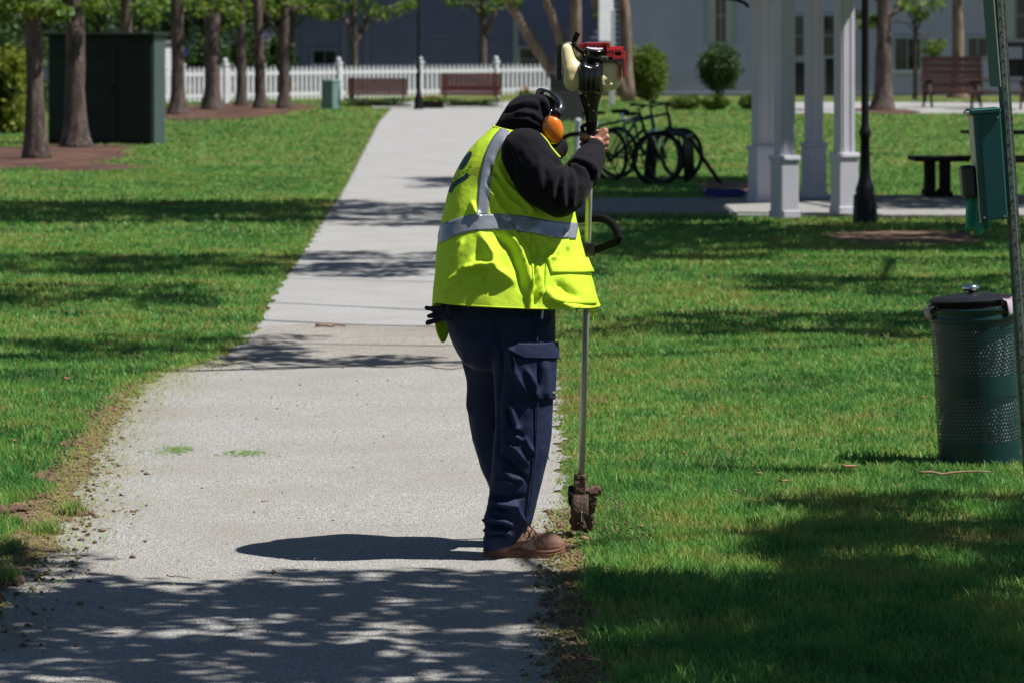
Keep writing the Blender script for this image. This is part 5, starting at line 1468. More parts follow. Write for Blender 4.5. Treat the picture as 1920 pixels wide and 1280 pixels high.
M_logo = mat('dark_green_print', (0.006, 0.040, 0.034), .6)
M_glove = mat('navy_glove', (0.009, 0.011, 0.026), .85, bump=.001, bscale=200)

class Loft:
    def __init__(s, keys, n=2.0, sh=0.0): s.k = np.array(keys, float); s.n = n; s.sh = sh
    def __call__(s, th, t):
        K = catmull(s.k, t)
        c, sn = np.cos(th), np.sin(th)
        e = 2.0 / s.n
        c, sn = np.sign(c) * np.abs(c) ** e, np.sign(sn) * np.abs(sn) ** e
        px = (K[..., 0] + K[..., 2]) / 2 + (K[..., 2] - K[..., 0]) / 2 * c
        py = (K[..., 1] + K[..., 3]) / 2 + (K[..., 3] - K[..., 1]) / 2 * c
        X = (px - CX) * D0 / F; Z = CAMH - (py - HY) * D0 / F
        return np.stack([X, D0 + K[..., 5] - K[..., 4] * sn + s.sh * c * (K[..., 2] - K[..., 0]) / 2 * SP, Z], -1)
    def inv(s, px, py):
        """surface coordinates of a picture point on the camera side"""
        px, py = np.asarray(px, float), np.asarray(py, float)
        qx, qy = px.copy(), py.copy()
        for _ in range(6):
            lo, hi = np.zeros(px.shape), np.ones(px.shape)
            K0, K1 = catmull(s.k, 0.0), catmull(s.k, 1.0)
            up = K0[1] < K1[1]
            for _ in range(30):
                m = (lo + hi) / 2; K = catmull(s.k, m)
                f = np.clip((qx - K[..., 0]) / (K[..., 2] - K[..., 0]), 0, 1)
                y = K[..., 1] + (K[..., 3] - K[..., 1]) * f
                g = (y < qy) if up else (y > qy)
                lo = np.where(g, m, lo); hi = np.where(g, hi, m)
            t = (lo + hi) / 2
            th = np.arccos(np.clip(2 * f - 1, -.999, .999))
            if s.n != 2.0:
                cc = np.clip(2 * f - 1, -.999, .999); th = np.arccos(np.sign(cc) * np.abs(cc) ** (s.n / 2))
            ax, ay = proj(s(th, t))
            qx, qy = qx + (px - ax), qy + (py - ay)
        return th, t
    def grid(s, nth, nt, t0=0.0, t1=1.0):
        th = np.linspace(0, 2 * np.pi, nth, endpoint=False); t = np.linspace(t0, t1, nt)
        TH, T = np.meshgrid(th, t)
        return s(TH, T)

def outward(A, closed):
    N = normals_grid(A, closed)
    c = A.mean(axis=1, keepdims=True)
    if ((A - c) * N).sum() < 0: N = -N
    return N

def fold_grid(A, N, strokes):
    sh = A.shape
    return folds(A.reshape(-1, 3), N.reshape(-1, 3), strokes).reshape(sh)

def patch(loft, strokes, PX, PY, off, name, m, parent, solid=.0015, ripple=0.0):
    """cloth piece lying on a lofted garment; PX, PY: picture grids (rows from top to bottom)"""
    th, t = loft.inv(PX, PY)
    A = loft(th, t); e = 2e-3
    N = np.cross(loft(th + e, t) - loft(th - e, t), loft(th, np.clip(t + e, 0, 1)) - loft(th, np.clip(t - e, 0, 1)))
    N /= np.linalg.norm(N, axis=-1, keepdims=True)
    if N[..., 1].mean() > 0: N = -N
    A = fold_grid(A, N, strokes)
    if loft is vest: A = A + N * (.006 * noise3(A.reshape(-1, 3), (7, 7, 5), 9.0, 3).reshape(A.shape[:2]) * np.clip(1 - t * .6, .2, 1))[..., None]
    o = np.asarray(off) if hasattr(off, '__len__') else off
    A = A + N * (o if np.isscalar(o) else o[..., None])
    return MB().grid(A).build(name, m, parent, smooth=True, solid=solid)

def quadgrid(c, nu, nv):
    """bilinear picture grid from corners TL, TR, BR, BL"""
    TL, TR, BR, BL = [np.array(q, float) for q in c]
    u, v = np.meshgrid(np.linspace(0, 1, nu), np.linspace(0, 1, nv))
    u, v = u[..., None], v[..., None]
    Q = (1 - v) * ((1 - u) * TL + u * TR) + v * ((1 - u) * BL + u * BR)
    return Q[..., 0], Q[..., 1]

def bandgrid(line, w, nv=5, n=80):
    """band of width w along a picture line"""
    L = catmull(np.array(line, float), np.linspace(0, 1, n)); d = np.gradient(L, axis=0); d /= np.linalg.norm(d, axis=1, keepdims=True)
    nr = np.stack([-d[:, 1], d[:, 0]], 1)
    k = np.linspace(-.5, .5, nv)
    Q = L[None] + nr[None] * (k[:, None, None] * w)
    return Q[..., 0], Q[..., 1]

# ---- body: one continuous skin (mostly under the clothes)
U_, F_, Yv = np.array([.90, 0, .436]), np.array([.436, 0, -.90]), np.array([0, 1.0, 0])
HC = PC(1004, 228, .02)
bd = MB()
for a, ra, b_, rb in (((948, 560, .02), .145, (955, 480, .02), .155), ((955, 480, .02), .155, (962, 380, .02), .165), ((962, 380, .02), .165, (970, 315, .02), .13), ((972, 300, .02), .075, (990, 262, .02), .060)):
    capsule(bd, PC(*a), ra, PC(*b_), rb)
for sgn, dl in ((-1, -.12), (1, .20)):
    hip = PC(975 if sgn < 0 else 925, 590, dl * .8); kn = PC(980 if sgn < 0 else 932, 800, dl); an = PC(952, 1000, dl)
    capsule(bd, hip, .078, kn, .056); capsule(bd, kn, .056, PC(962, 880, dl), .052); capsule(bd, PC(962, 880, dl), .052, an, .036)
    capsule(bd, an, .036, PC(950, 1022, dl), .034); capsule(bd, PC(935, 1030, dl), .022, PC(1030 if sgn < 0 else 985, 1032, dl + (0 if sgn < 0 else .06)), .022)
RA = [((985, 292, -.14), .062), ((1022, 345, -.175), .052), ((1050, 368, -.18), .046), ((1088, 325, -.08), .040), ((1112, 287, .075), .029)]
LA = [((1000, 290, .22), .058), ((1022, 335, .30), .048), ((1036, 368, .34), .044), ((1050, 395, .32), .036), ((1062, 422, .28), .028)]
for ch in (RA, LA):
    for (p, r), (q, r2) in zip(ch[:-1], ch[1:]): capsule(bd, PC(*p), r, PC(*q), r2)
HM = Matrix((Vector(F_), Vector(Yv), Vector(U_))).transposed()
ellipsoid(bd, HC + U_ * .0, (.086, .066, .078), HM)
ellipsoid(bd, HC + F_ * .035 - U_ * .062, (.062, .058, .060), HM)
capsule(bd, HC + F_ * .085 + U_ * .022, .010, HC + F_ * .108 - U_ * .008, .015)
for y in (-1, 1):
    capsule(bd, HC + F_ * .084 + U_ * .042 + Yv * y * .012, .011, HC + F_ * .074 + U_ * .044 + Yv * y * .048, .010)
    ellipsoid(bd, HC - F_ * .008 + Yv * y * .062 - U_ * .010, (.018, .008, .026), HM, n=12, m=8)
    capsule(bd, HC + F_ * .088 - U_ * .040 + Yv * y * .002, .009, HC + F_ * .080 - U_ * .040 + Yv * y * .022, .007)
capsule(bd, HC - U_ * .05 - F_ * .01, .060, PC(976, 285, .02), .066)
V, fs, Nn = remeshed(bd, .014, 2)
body = MB(); body.add(V, fs)
SH = PE(1108.5, 262)                                   # axis of the grip
def hand(k, side, dx=0.0, dep=0.0):
    """closed fist round the upright grip; side -1 palm towards the camera"""
    hb = MB()
    def h(px, py, dy): q = P(1108.5 + (px - 1108.5) * 1.14 + dx, 266 + (py - 266) * 1.16 + k, SH[1]); q[1] = SH[1] + dep + side * -dy * 1.08; return q
    def capsule_(m_, p0, r0, p1, r1): capsule(m_, p0, r0 * 1.14, p1, r1 * 1.14)
    kn = [(1130.5, 249), (1132.5, 258.5), (1132, 268), (1129, 276.5)]
    wrist = h(1115, 283, -.030)
    for (x, y), r in zip(kn, (.0098, .0104, .0100, .0088)):
        capsule_(hb, h(1116, 272 + (y - 262) * .45, -.028), .0150, h(x, y, -.022), r + .0022)
        p1, p2, p3, p4 = h(x, y, -.022), h(x + .5, y + 1.5, .020), h(1112, y + 2.5, .036), h(1097, y + 3, .026)
        capsule_(hb, p1, r + .001, p2, r); capsule_(hb, p2, r, p3, r * .95); capsule_(hb, p3, r * .95, p4, r * .86); capsule_(hb, p4, r * .86, h(1093, y + 3, .010), r * .8)
    capsule_(hb, wrist, .024, h(1112, 290, -.030), .025); capsule_(hb, wrist, .023, h(1119, 266, -.026), .0215)
    capsule_(hb, h(1112, 290, -.03), .026, PC(1104 + dx, 306 + k, -.02) if side < 0 else h(1105, 270, -.05), .030)
    # thumb leaves the side of the palm and lies across the grip
    capsule_(hb, h(1115, 275, -.034), .0145, h(1108, 262.5, -.036), .0125); capsule_(hb, h(1108, 262.5, -.036), .0115, h(1099, 257, -.032), .0100); capsule_(hb, h(1099, 257, -.032), .0100, h(1091.5, 253.5, -.022), .0085)
    V, fs, Nn = remeshed(hb, .0025, 3, .5)
    return V, fs
for k, side, dx, dep in ((0, -1, 0, 0), (160, 1, -62, .15)):
    V, fs = hand(k, side, dx, dep); body.add(V, fs)
FOOT = PC(975, 1047, 0); FOOT[2] = 0
person = tag(body.build('person', M_skin, None, smooth=True, loc=FOOT), 'worker in yellow hi-vis vest, black hood and navy trousers bending over an edger', 'person')
for y in (-1, 1):
    mb = MB(); ellipsoid(mb, HC + F_ * .082 + U_ * .026 + Yv * y * .032, (.011, .012, .010), HM, n=14, m=8); mb.build('eye', M_white, person, smooth=True)

# ---- hoodie
hd = MB()
for a, ra, b_, rb in (((945, 530, .02), .165, (955, 440, .02), .185), ((955, 440, .02), .185, (962, 340, .02), .150), ((962, 340, .02), .150, (972, 290, .02), .115)):
    capsule(hd, PC(*a), ra, PC(*b_), rb)
for p, r, q, r2 in (((986, 286, -.150), 47, (1018, 338, -.180), 48), ((1018, 338, -.180), 48, (1048, 364, -.185), 41), ((1048, 364, -.185), 41, (1060, 358, -.165), 39), ((1060, 358, -.165), 38, (1092, 322, -.045), 34), ((1092, 322, -.075), 34, (1110, 290, .06), 24.5), ((1110, 290, .06), 24, (1114, 279, .085), 19.5),
                    ((1000, 285, .20), 40, (1046, 282, .26), 22), ((1010, 290, .22), 36, (1036, 360, .34), 30), ((1036, 360, .34), 30, (1052, 392, .32), 25), ((1052, 392, .32), 25, (1060, 412, .285), 19), ((980, 285, -.12), 46, (985, 285, .16), 44)):
    capsule(hd, PC(*p), r * SP, PC(*q), r2 * SP)
for p, r, q, r2 in (((952, 264, .02), 36, (991, 223, .02), 47), ((991, 223, .02), 47, (1008, 219, .02), 43), ((1000, 240, .02), 42, (1022, 250, .02), 34), ((1006, 217, .02), 43, (1019, 214, .02), 34)):
    capsule(hd, PC(*p), r * SP, PC(*q), r2 * SP)
V, fs, Nn = remeshed(hd, .0066, 7)
HSTR = [([(1064, 304), (1045, 325), (1034, 352), (1033, 385)], 5, .009), ([(1064, 308), (1056, 335), (1055, 365), (1058, 398)], 4.5, .010), ([(1066, 310), (1074, 335), (1076, 362), (1070, 388)], 5, .010),
        ([(1068, 306), (1088, 318), (1100, 335), (1098, 358)], 5, .010), ([(1070, 301), (1092, 300), (1112, 310), (1120, 326)], 5, .008), ([(1072, 294), (1095, 284), (1115, 292)], 5, .006),
        ([(1064, 305), (1050, 330), (1046, 365), (1050, 395)], 3.5, -.009), ([(1065, 308), (1066, 340), (1066, 385)], 3.2, -.010), ([(1067, 308), (1083, 328), (1088, 355), (1080, 382)], 3.5, -.010), ([(1069, 303), (1098, 310), (1110, 330), (1108, 345)], 3.5, -.009),
        ([(942, 285), (952, 320), (975, 360)], 6, .006), ([(958, 285), (964, 325), (972, 350)], 4, -.007), ([(968, 300), (974, 335), (985, 372)], 5, .006), ([(1010, 300), (1013, 330), (1018, 360)], 6, .006), ([(1024, 318), (1022, 350), (1026, 380)], 4, -.007),
        ([(1040, 300), (1058, 299), (1066, 304)], 5, .007), ([(1030, 292), (1048, 310), (1060, 308)], 4, -.006), ([(1052, 303), (1064, 306), (1068, 303)], 6, -.020),
        ([(938, 233), (962, 224), (990, 226), (1014, 238)], 4, .009), ([(935, 239), (965, 232), (1000, 240)], 3.5, -.009), ([(945, 222), (970, 211), (1000, 214), (1018, 228)], 4, .007), ([(950, 214), (985, 201), (1016, 208)], 3.5, -.006), ([(960, 202), (990, 190), (1018, 196)], 4, .006), ([(1012, 184), (1026, 198), (1030, 218)], 4, .010), ([(1006, 186), (1018, 202), (1020, 222)], 3, -.008)]
HSTR = [(p, w * 1.35, h * 1.35) for p, w, h in HSTR]
V = folds(V, Nn, HSTR)
V = V + Nn * (.0035 * noise3(V, (11, 11, 8), 5.0, 3))[:, None]
V = V + Nn * (.0016 * noise3(V, (38, 38, 22), 8.0, 2))[:, None]
mb = MB(); mb.add(V, fs); mb.build('hoodie', M_hood, person, smooth=True)
mb = MB(); mb.tube([PC(1107, 294, .045), PC(1113, 281, .082), PC(1115.5, 275.5, .095)], [.047, .0405, .0385], 24, wob=.08); mb.build('cuff', M_hood, person, smooth=True)

# ---- trousers
near = Loft([(940, 545, 1030, 556, .085, -.06), (930, 585, 1038, 588, .110, -.085), (924, 640, 1042, 642, .122, -.105), (925, 700, 1040, 700, .118, -.112), (927, 760, 1037, 760, .108, -.12), (925, 830, 1030, 830, .100, -.125), (921, 890, 1019, 888, .094, -.128), (916, 932, 1008, 926, .090, -.13), (907, 962, 1001, 952, .088, -.13), (909, 985, 996, 970, .084, -.13), (906, 1002, 990, 984, .082, -.13), (909, 1022, 972, 1008, .078, -.13)], 2.2, 0.25)
vest = None
far = Loft([(850, 560, 1000, 560, .13, .14), (850, 620, 1000, 620, .13, .15), (862, 670, 995, 670, .125, .165), (876, 720, 990, 720, .115, .18), (874, 770, 985, 770, .108, .19), (884, 830, 985, 830, .10, .20), (902, 890, 985, 890, .094, .20), (916, 930, 980, 930, .088, .20), (918, 975, 978, 975, .082, .20), (918, 1018, 972, 1016, .08, .20)], 2.2)
pel = Loft([(838, 520, 1040, 532, .20, .02), (833, 560, 1040, 570, .205, .02), (836, 600, 1041, 605, .205, .02), (846, 635, 1040, 640, .20, .02), (862, 668, 1030, 668, .185, .03), (885, 690, 1005, 690, .15, .035)], 2.3, 0.35)
tr = MB()
for lf, nt in ((near, 60), (far, 50), (pel, 24)):
    A = lf.grid(48, nt); mb = tr; mb.grid(A, True)
    o = len(tr.v); n0 = A.shape[1]
    tr.f.append(tuple(range(o - n0, o))); tr.f.append(tuple(range(o - A.shape[0] * n0 + n0 - 1, o - A.shape[0] * n0 - 1, -1))); tr.mi += [0, 0]
V, fs, Nn = remeshed(tr, .0060, 6)
TSTR = [([(955, 640), (960, 690), (985, 735)], 7, .008), ([(985, 690), (1000, 720), (1005, 745)], 6, .010), ([(1008, 675), (1007, 720), (1000, 748)], 3, -.012), ([(1018, 675), (1022, 720), (1020, 745)], 7, .008),
        ([(955, 750), (965, 790), (972, 810)], 6, .011), ([(935, 812), (960, 805), (975, 800)], 4, .010), ([(950, 760), (960, 800), (992, 835)], 5, -.008), ([(962, 815), (985, 825), (1000, 850)], 6, .009), ([(945, 830), (965, 840), (990, 870)], 5, .008), ([(935, 850), (955, 865), (990, 905)], 5, -.009),
        ([(940, 880), (960, 895), (985, 900)], 6, .009), ([(925, 905), (945, 900), (965, 910)], 5, .010), ([(920, 925), (945, 935), (985, 930)], 5, -.010), ([(918, 935), (940, 945), (970, 948)], 6, .012), ([(908, 958), (930, 950), (955, 958)], 4, -.012),
        ([(903, 976), (925, 972), (950, 977), (960, 985)], 4, .016), ([(903, 985), (925, 984), (955, 990)], 3, -.014), ([(903, 994), (925, 992), (950, 996), (958, 1004)], 4, .015), ([(905, 1003), (930, 1002), (955, 1005)], 3, -.010), ([(965, 940), (975, 965), (985, 980)], 6, .008),
        ([(930, 610), (940, 680), (932, 760), (934, 860)], 5, -.012), ([(990, 580), (1003, 605), (1010, 620)], 4, -.006), ([(1000, 615), (985, 600), (960, 590)], 6, .006), ([(1003, 620), (1025, 605), (1036, 590)], 4, .006), ([(868, 660), (880, 720), (878, 780)], 6, .008)]
TSTR = [(p, w * .8, h * 1.7) for p, w, h in TSTR]
V = folds(V, Nn, TSTR)
V = V + Nn * (.0045 * noise3(V, (9, 9, 6), 2.0, 3))[:, None]
mb = MB(); mb.add(V, fs); mb.build('trousers', M_trou, person, smooth=True)
# pocket flap, seams
u = np.linspace(0, 1, 26)
top = np.stack([952 + 90 * u, 641 + 4 * np.sin(u * 3.1) - 1 * u], 1); bot = np.stack([953 + 89 * u, 655 + 16 * np.clip(u * 3.2, 0, 1) + 1.5 * u], 1)
v = np.linspace(0, 1, 10)[:, None, None]; Q = top[None] * (1 - v) + bot[None] * v
patch(near, TSTR, Q[..., 0], Q[..., 1], .0065 + .004 * np.linspace(0, 1, 10)[:, None] * np.ones((10, 26)), 'pocket_flap', M_trou, person, solid=.004)
PX, PY = quadgrid([(962, 668), (1040, 668), (1037, 748), (968, 748)], 22, 22)
patch(near, TSTR, PX, PY, .0065, 'cargo_pocket', M_trou, person, solid=.003)
for line in ([(1006, 750), (1004, 820), (1000, 880), (992, 940), (985, 975)], [(992, 580), (1003, 612), (1006, 640)]):
    PX, PY = bandgrid(line, 2.4, 4, 50); patch(near, TSTR, PX, PY, .0055, 'seam', M_trou, person, solid=.002)
PX, PY = quadgrid([(1013, 578), (1017, 579), (1014, 600), (1011, 598)], 4, 10); patch(near, [], PX, PY, .010, 'key_strap', M_white, person)
PX, PY = quadgrid([(1031, 733), (1037, 733), (1036.5, 738), (1031, 738)], 4, 4); patch(near, [], PX, PY, .010, 'pocket_label', M_tape, person)

# ---- boots
def boot(dd, nm, yaw=0.0):
    d = D0 + dd; s = d / F; g0 = HY + CAMH * F / d
    def B(px, up, lat=0.0):   # up: picture px above the ground line
        x, y = (px - 930) * s, lat
        return np.array([(930 - CX) * s + x * math.cos(yaw) - y * math.sin(yaw), d + x * math.sin(yaw) + y * math.cos(yaw), up * s])
    bt_ = MB()
    capsule(bt_, B(946, 62), .050, B(942, 30), .046); capsule(bt_, B(932, 26), .042, B(945, 24), .043); capsule(bt_, B(960, 40), .046, B(1000, 30), .040)
    capsule(bt_, B(1000, 26), .044, B(1030, 24), .043); ellipsoid(bt_, B(1030, 24), (.054, .046, .046)); capsule(bt_, B(985, 44), .030, B(962, 60), .036)
    V, fs, Nn = remeshed(bt_, .004, 6)
    V[:, 2] = np.maximum(V[:, 2], .022)
    px, _ = proj(V)
    V = V + Nn * (.0025 * noise3(V, (30, 30, 30), 7, 3))[:, None]
    V = folds(V, Nn, [([(1000, 1005), (1002, 1020)], 3, -.006), ([(962, 1018), (985, 1012), (1012, 1011)], 1.8, .004), ([(1012, 1011), (1018, 1024)], 1.8, -.003), ([(965, 1018), (962, 1030)], 1.8, .003)])
    mb = MB(); mb.add(V, fs); up = mb.build(nm, M_leath, person, smooth=True)
    # sole: foot outline stacked in ribs
    n = 64; L0, L1 = 906, 1060
    def outline(k):
        pts = []
        for i in range(n):
            a = 2 * math.pi * i / n
            x = .5 - .5 * math.cos(a); x = min(max(x, 0), 1)
            hw = np.interp(x, [0, .04, .12, .3, .45, .62, .75, .88, .96, 1.0], [.0, .022, .036, .038, .035, .044, .050, .045, .028, .0])
            lat = (1 if a < math.pi else -1) * hw * k
            pts.append((L0 + (L1 - L0) * (.5 + (x - .5) * (1 - (1 - k) * .25)), lat, x))
        return pts
    rows = []
    for z, k in ((.0005, .93), (.003, .985), (.010, 1.03), (.0125, .99), (.014, .99), (.0165, 1.035), (.022, 1.035), (.0245, .99), (.026, .99), (.0285, 1.03), (.034, 1.02), (.038, .97), (.039, .86)):
        row = []
        for px, lat, x in outline(k):
            spring = .014 * max(0, (x - .72) / .28) ** 2; arch = .010 * math.exp(-((x - .42) / .05) ** 2) if z < .004 else 0
            zz = z * (1 - .15 * x) + spring + arch
            q = B(px, 0, lat); q[2] = zz; row.append(q)
        rows.append(row)
    A = np.array(rows); mb = MB(); mb.grid(A, True); nn = A.shape[1]; mb.f.append(tuple(range(nn - 1, -1, -1))); mb.mi.append(0); mb.f.append(tuple((len(rows) - 1) * nn + k for k in range(nn))); mb.mi.append(0)
    mb.build('sole', M_sole, up, autos=55)
    lc = MB()
    for k in range(5):
        x, z = 990 + 6.2 * k, 60 - 6.6 * k
        K = catmull(np.array([B(x - 3, z - 7, -.040), B(x, z, -.026), B(x + 2, z + 3, 0), B(x, z, .026), B(x - 3, z - 7, .040)]), np.linspace(0, 1, 14)); lc.tube(K, .0026, 6)
    K = catmull(np.array([B(992, 61, -.02), B(1000, 56, -.034), B(1008, 44, -.044), B(1012, 34, -.046)]), np.linspace(0, 1, 12)); lc.tube(K, .0022, 6)
    lc.build('lace', M_lace, up, smooth=True)
boot(-.13, 'boot'); boot(.15, 'boot', math.radians(66))

# ---- vest
vest = Loft([(813, 557, 1127, 577, .300, .015), (815, 533, 1117, 548, .296, .015), (819, 494, 1103, 505, .284, .015), (822, 452, 1089, 458, .262, .018), (829, 413, 1080, 418, .236, .02), (838, 371, 1074, 383, .212, .02), (851, 333, 1066, 352, .192, .02), (870, 297, 1058, 322, .184, .02), (893, 268, 1049, 296, .174, .02), (914, 249, 1042, 276, .150, .02), (926, 238, 1034, 262, .115, .02)], 2.15, 0.42)
VSTR = [([(925, 300), (945, 345), (985, 385), (1000, 402)], 6, .012), ([(920, 330), (950, 375), (985, 402)], 5, .011), ([(915, 352), (935, 390), (955, 408)], 4.5, .009), ([(922, 315), (948, 362), (990, 400)], 3.5, -.010), ([(918, 342), (945, 385), (965, 405)], 3, -.009),
        ([(885, 380), (890, 395), (897, 408)], 4, .010), ([(942, 270), (925, 310), (915, 345)], 5, -.006),
        ([(900, 440), (922, 480), (925, 505), (962, 530)], 7, .016), ([(945, 432), (972, 470), (985, 505), (992, 545)], 6, .016), ([(925, 436), (955, 470), (972, 510), (978, 545)], 5, -.013), ([(955, 425), (985, 465), (994, 490)], 4, .010), ([(968, 430), (994, 470), (997, 488)], 4, -.012),
        ([(866, 508), (900, 497), (925, 500)], 5, .014), ([(862, 514), (890, 508), (912, 512), (905, 545)], 6, -.012), ([(835, 535), (870, 505), (890, 480)], 5, .008), ([(840, 500), (860, 470), (868, 450)], 4, .006), ([(830, 560), (850, 538), (862, 530)], 4, .008),
        ([(994, 490), (993, 530), (990, 575)], 3.5, .009), ([(1000, 490), (1012, 525), (1010, 560)], 5, .010), ([(1005, 500), (1003, 540), (1004, 575)], 4, -.008), ([(1016, 540), (1030, 560), (1060, 575), (1090, 582)], 7, .010), ([(1040, 530), (1060, 545), (1080, 560)], 6, -.010), ([(1000, 440), (1010, 470), (1000, 490)], 5, -.010), ([(1030, 445), (1040, 470), (1028, 490)], 5, .010), ([(1058, 430), (1060, 455), (1062, 470)], 4, .008), ([(1010, 440), (1030, 465), (1018, 485)], 3.5, -.006), ([(1076, 410), (1086, 460), (1096, 500), (1118, 560)], 5, .008), ([(1100, 540), (1110, 565), (1122, 584)], 4, .006)]
VSTR = [(p, w * 1.05, h * (1.9 if h > 0 else 1.7)) for p, w, h in VSTR]
NTH, NT = 260, 130
A = vest.grid(NTH, NT); N = outward(A, True)
A = fold_grid(A, N, VSTR)
th = np.linspace(0, 2 * np.pi, NTH, endpoint=False); tt = np.linspace(0, 1, NT)
nz = noise3(A.reshape(-1, 3), (7, 7, 5), 9.0, 3).reshape(NT, NTH)
A = A + N * (.006 * nz * np.clip(1 - tt[:, None] * .6, .2, 1))[..., None]
drop = np.clip(1 - tt / .24, 0, 1)[:, None] ** 1.0 * (np.exp(-((th - math.radians(201)) / math.radians(19)) ** 2))[None, :]
A[..., 2] -= .16 * drop
A[..., 0] += .012 * drop
mb = MB(); mb.grid(A, True); vo = mb.build('vest', M_vest, person, smooth=True, solid=.002)
# hem binding round the bottom, collar binding
mb = MB(); K = np.concatenate([A[0], A[0][:1]]); mb.tube(K, .0034, 6, caps=False); mb.build('hem', M_vest2, vo, smooth=True)
mb = MB(); K = np.concatenate([A[-1], A[-1][:1]]); mb.tube(K, .0045, 6, caps=False); mb.build('collar', M_vest2, vo, smooth=True)
# reflective bands
PX, PY = bandgrid([(821, 444), (848, 430), (880, 420), (910, 418), (945, 418), (975, 420), (1010, 426), (1045, 432), (1078, 434)], 31, 8, 130)
patch(vest, VSTR, PX, PY, .0035, 'reflective_band', M_tape, vo)
PX, PY = bandgrid([(951, 246), (932, 268), (919, 295), (911, 330), (907, 365), (905, 402)], 21, 6, 90)
patch(vest, VSTR, PX, PY, .0035, 'reflective_band', M_tape, vo)
# pocket with flap, side seam with binding
PX, PY = quadgrid([(1022, 486), (1094, 490), (1112, 572), (1018, 566)], 22, 22)
patch(vest, VSTR, PX, PY, .005 + .006 * np.sin(np.linspace(0, 3.14, 22))[:, None] * np.sin(np.linspace(0, 3.14, 22))[None, :], 'pocket', M_vest, vo)
PX, PY = quadgrid([(1020, 482), (1093, 486), (1102, 513), (1030, 513)], 22, 10)
patch(vest, VSTR, PX, PY, .0085 + .006 * np.linspace(0, 1, 10)[:, None] * np.ones((10, 22)), 'pocket_flap', M_vest, vo, solid=.003)
PX, PY = bandgrid([(1000, 440), (996, 490), (993, 530), (991, 576)], 5, 4, 60); patch(vest, VSTR, PX, PY, .0045, 'side_binding', M_vest2, vo)
PX, PY = bandgrid([(840, 565), (900, 568), (960, 574), (1040, 580), (1120, 586)], 7, 4, 90)
# print on the back
a_ = np.linspace(0, 2 * np.pi, 40, endpoint=False)
def ell(cx_, cy_, r1, r2, rot):
    rr = np.linspace(.02, 1, 8)[:, None]
    x, y = rr * r1 * np.cos(a_)[None], rr * r2 * np.sin(a_)[None]
    PX = cx_ + x * math.cos(rot) - y * math.sin(rot); PY = cy_ + x * math.sin(rot) + y * math.cos(rot)
    return np.concatenate([PX, PX[:, :1]], 1), np.concatenate([PY, PY[:, :1]], 1)
PX, PY = ell(873.5, 302, 20, 5.2, math.radians(-57)); patch(vest, VSTR, PX, PY, .0030, 'back_emblem', M_logo, vo, solid=0)
PX, PY = bandgrid([(842.5, 361), (850, 349), (861, 340), (871, 334), (878, 327)], 8.5, 4, 30); patch(vest, VSTR, PX, PY, .0030, 'back_print', M_logo, vo, solid=0)
for k, (x, y) in enumerate([(845, 343), (852, 336), (859, 330.5), (866, 325.5), (873, 320.5), (879, 315)]):
    PX, PY = quadgrid([(x, y), (x + 4.5, y - 3.2), (x + 5, y - 1.2), (x + .5, y + 2.0)], 4, 3); patch(vest, VSTR, PX, PY, .0030, 'back_print', M_logo, vo, solid=0)
# frayed tie at the front corner
mb = MB(); mb.add([PC(1104, 572, .02), PC(1125, 573, .08), PC(1119, 584, .06), PC(1112, 598, .05), PC(1108, 588, .04)], [(0, 1, 2, 3, 4)]); mb.build('frayed_corner', M_vest2, vo, solid=.002)
mb = MB(); mb.tube([PC(1112, 596, .05), PC(1113, 603, .05), PC(1110, 609, .05)], .0018, 6); mb.build('cord', M_vest2, vo)
# front edge binding that shows beside the ear defender
mb = MB(); mb.tube(catmull(np.array([PC(1012, 250, -.12), PC(1024, 262, -.125), PC(1034, 277, -.13), PC(1049, 294, -.14)]), np.linspace(0, 1, 14)), .0042, 8); mb.build('front_edge', M_vest2, vo, smooth=True)

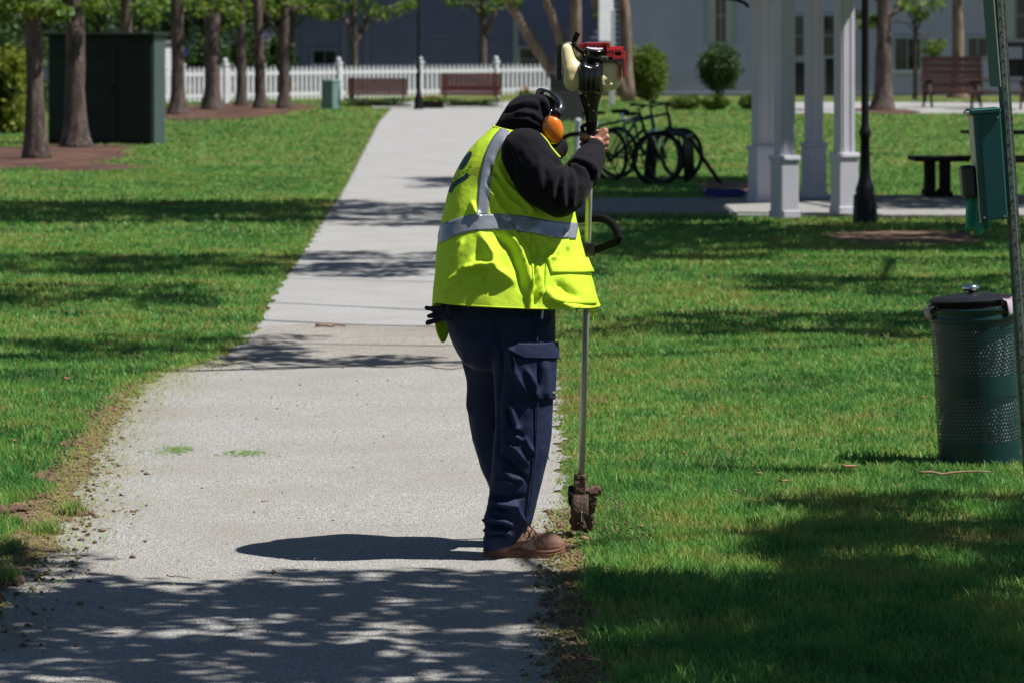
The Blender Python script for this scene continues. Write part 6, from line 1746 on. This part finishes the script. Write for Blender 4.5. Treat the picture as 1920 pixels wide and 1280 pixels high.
# ---- ear defenders
ear = thing('ear_defenders', PC(1036, 242, -.09), 'orange ear defenders worn over the worker\'s black hood', 'ear defenders')
for dd, sg in ((-.082, -1), (.122, 1)):
    c = PC(1036, 242, dd) if sg < 0 else PC(1026, 240, dd)
    RT = Matrix.Rotation(math.radians(-9), 3, 'Y')
    mb = MB()
    prof = [(0.001, .036), (.016, .035), (.028, .030), (.036, .020), (.0385, .008), (.0385, .0), (.037, -.004)]
    n = 40; vs = []
    for r, h in prof:
        for k in range(n):
            a = 2 * math.pi * k / n; ex = 1.0 + .0
            x, z = r * math.cos(a) * .98, r * math.sin(a) * 1.36
            z -= .0
            q = RT @ Vector((x, 0, z)); vs.append((c[0] + q.x, c[1] + sg * h, c[2] + q.z))
    fs = [(i * n + k, i * n + (k + 1) % n, (i + 1) * n + (k + 1) % n, (i + 1) * n + k) for i in range(len(prof) - 1) for k in range(n)]
    mb.add(vs, fs); cu = mb.build('ear_cup', M_cup, ear, smooth=True)
    mb = MB(); vs = []
    for r, h in ((.037, -.003), (.039, -.010), (.038, -.020), (.030, -.022)):
        for k in range(n):
            a = 2 * math.pi * k / n; q = RT @ Vector((r * math.cos(a) * .98, 0, r * math.sin(a) * 1.36)); vs.append((c[0] + q.x, c[1] + sg * h, c[2] + q.z))
    mb.add(vs, [(i * n + k, i * n + (k + 1) % n, (i + 1) * n + (k + 1) % n, (i + 1) * n + k) for i in range(3) for k in range(n)]); mb.build('cushion', M_rub, cu, smooth=True)
    mb = MB(); y0 = c[1] + sg * .030
    def E(px, py, o=0): q = PC(px, py); q[1] = c[1] + sg * (.028 + o); q[0] += c[0] - PC(1036, 242)[0]; q[2] += c[2] - PC(1036, 242)[2]; return q
    mb.tube([E(1022.5, 233, .004), E(1027, 222, .006), E(1032, 207.5, -.006), E(1036, 205, -.012)], .0026, 8); mb.build('wire_yoke', M_chrome, cu, smooth=True)
    mb = MB(); mb.tube([E(1034, 206, -.016), E(1041, 208, -.018), E(1050, 214, -.02)], [.010, .012, .010], 12); mb.build('yoke_block', M_blkp, cu, smooth=True)
K = catmull(np.array([PC(1045, 212, -.095), PC(1051, 202, -.080), PC(1047.5, 190, -.050), PC(1036, 179.5, -.012), PC(1022, 173.5, .025), PC(1012, 176, .068), PC(1014, 192, .105), PC(1024, 212, .122)]), np.linspace(0, 1, 44))
mb = MB(); vs = []
for i, p in enumerate(K):
    d_ = K[min(i + 1, 43)] - K[max(i - 1, 0)]; d_ /= np.linalg.norm(d_)
    out = p - HC; out -= d_ * out.dot(d_); out /= np.linalg.norm(out); sd = np.cross(d_, out)
    for u, w in ((-.5, 0), (-.42, 1), (.42, 1), (.5, 0)): vs.append(p + sd * u * .030 + out * (w * .009 + .002))
mb.add(vs, [(i * 4 + k, i * 4 + (k + 1) % 4, (i + 1) * 4 + (k + 1) % 4, (i + 1) * 4 + k) for i in range(43) for k in range(4)]); mb.build('headband', mat('band_plastic', (0.020, 0.023, 0.036), .3, spec=.6), ear, smooth=True)

# ---- glove tucked in the back pocket
gv = MB(); gd_ = -.20
def gl(a, ra, b_, rb): capsule(gv, PC(*a), ra * SP, PC(*b_), rb * SP)
gl((834, 572, gd_), 9, (842, 585, gd_), 11); gl((832, 574, gd_), 6, (803, 570, gd_ - .01), 4.5); gl((830, 582, gd_), 6, (807, 585, gd_ - .015), 4.6); gl((832, 590, gd_ + .01), 6, (804, 597, gd_), 5); gl((845, 572, gd_ - .02), 6.5, (839, 549, gd_ - .06), 4.5); gl((840, 580, gd_), 11, (850, 575, gd_), 12)
V, fs, Nn = remeshed(gv, .003, 3)
V = V + Nn * (.002 * noise3(V, (60, 60, 60), 1, 2))[:, None]
mb = MB(); mb.add(V, fs)
tag(mb.build('work_glove', M_glove, None, smooth=True, loc=PC(842, 600, gd_)), 'dark navy work glove sticking out of the back pocket', 'glove')
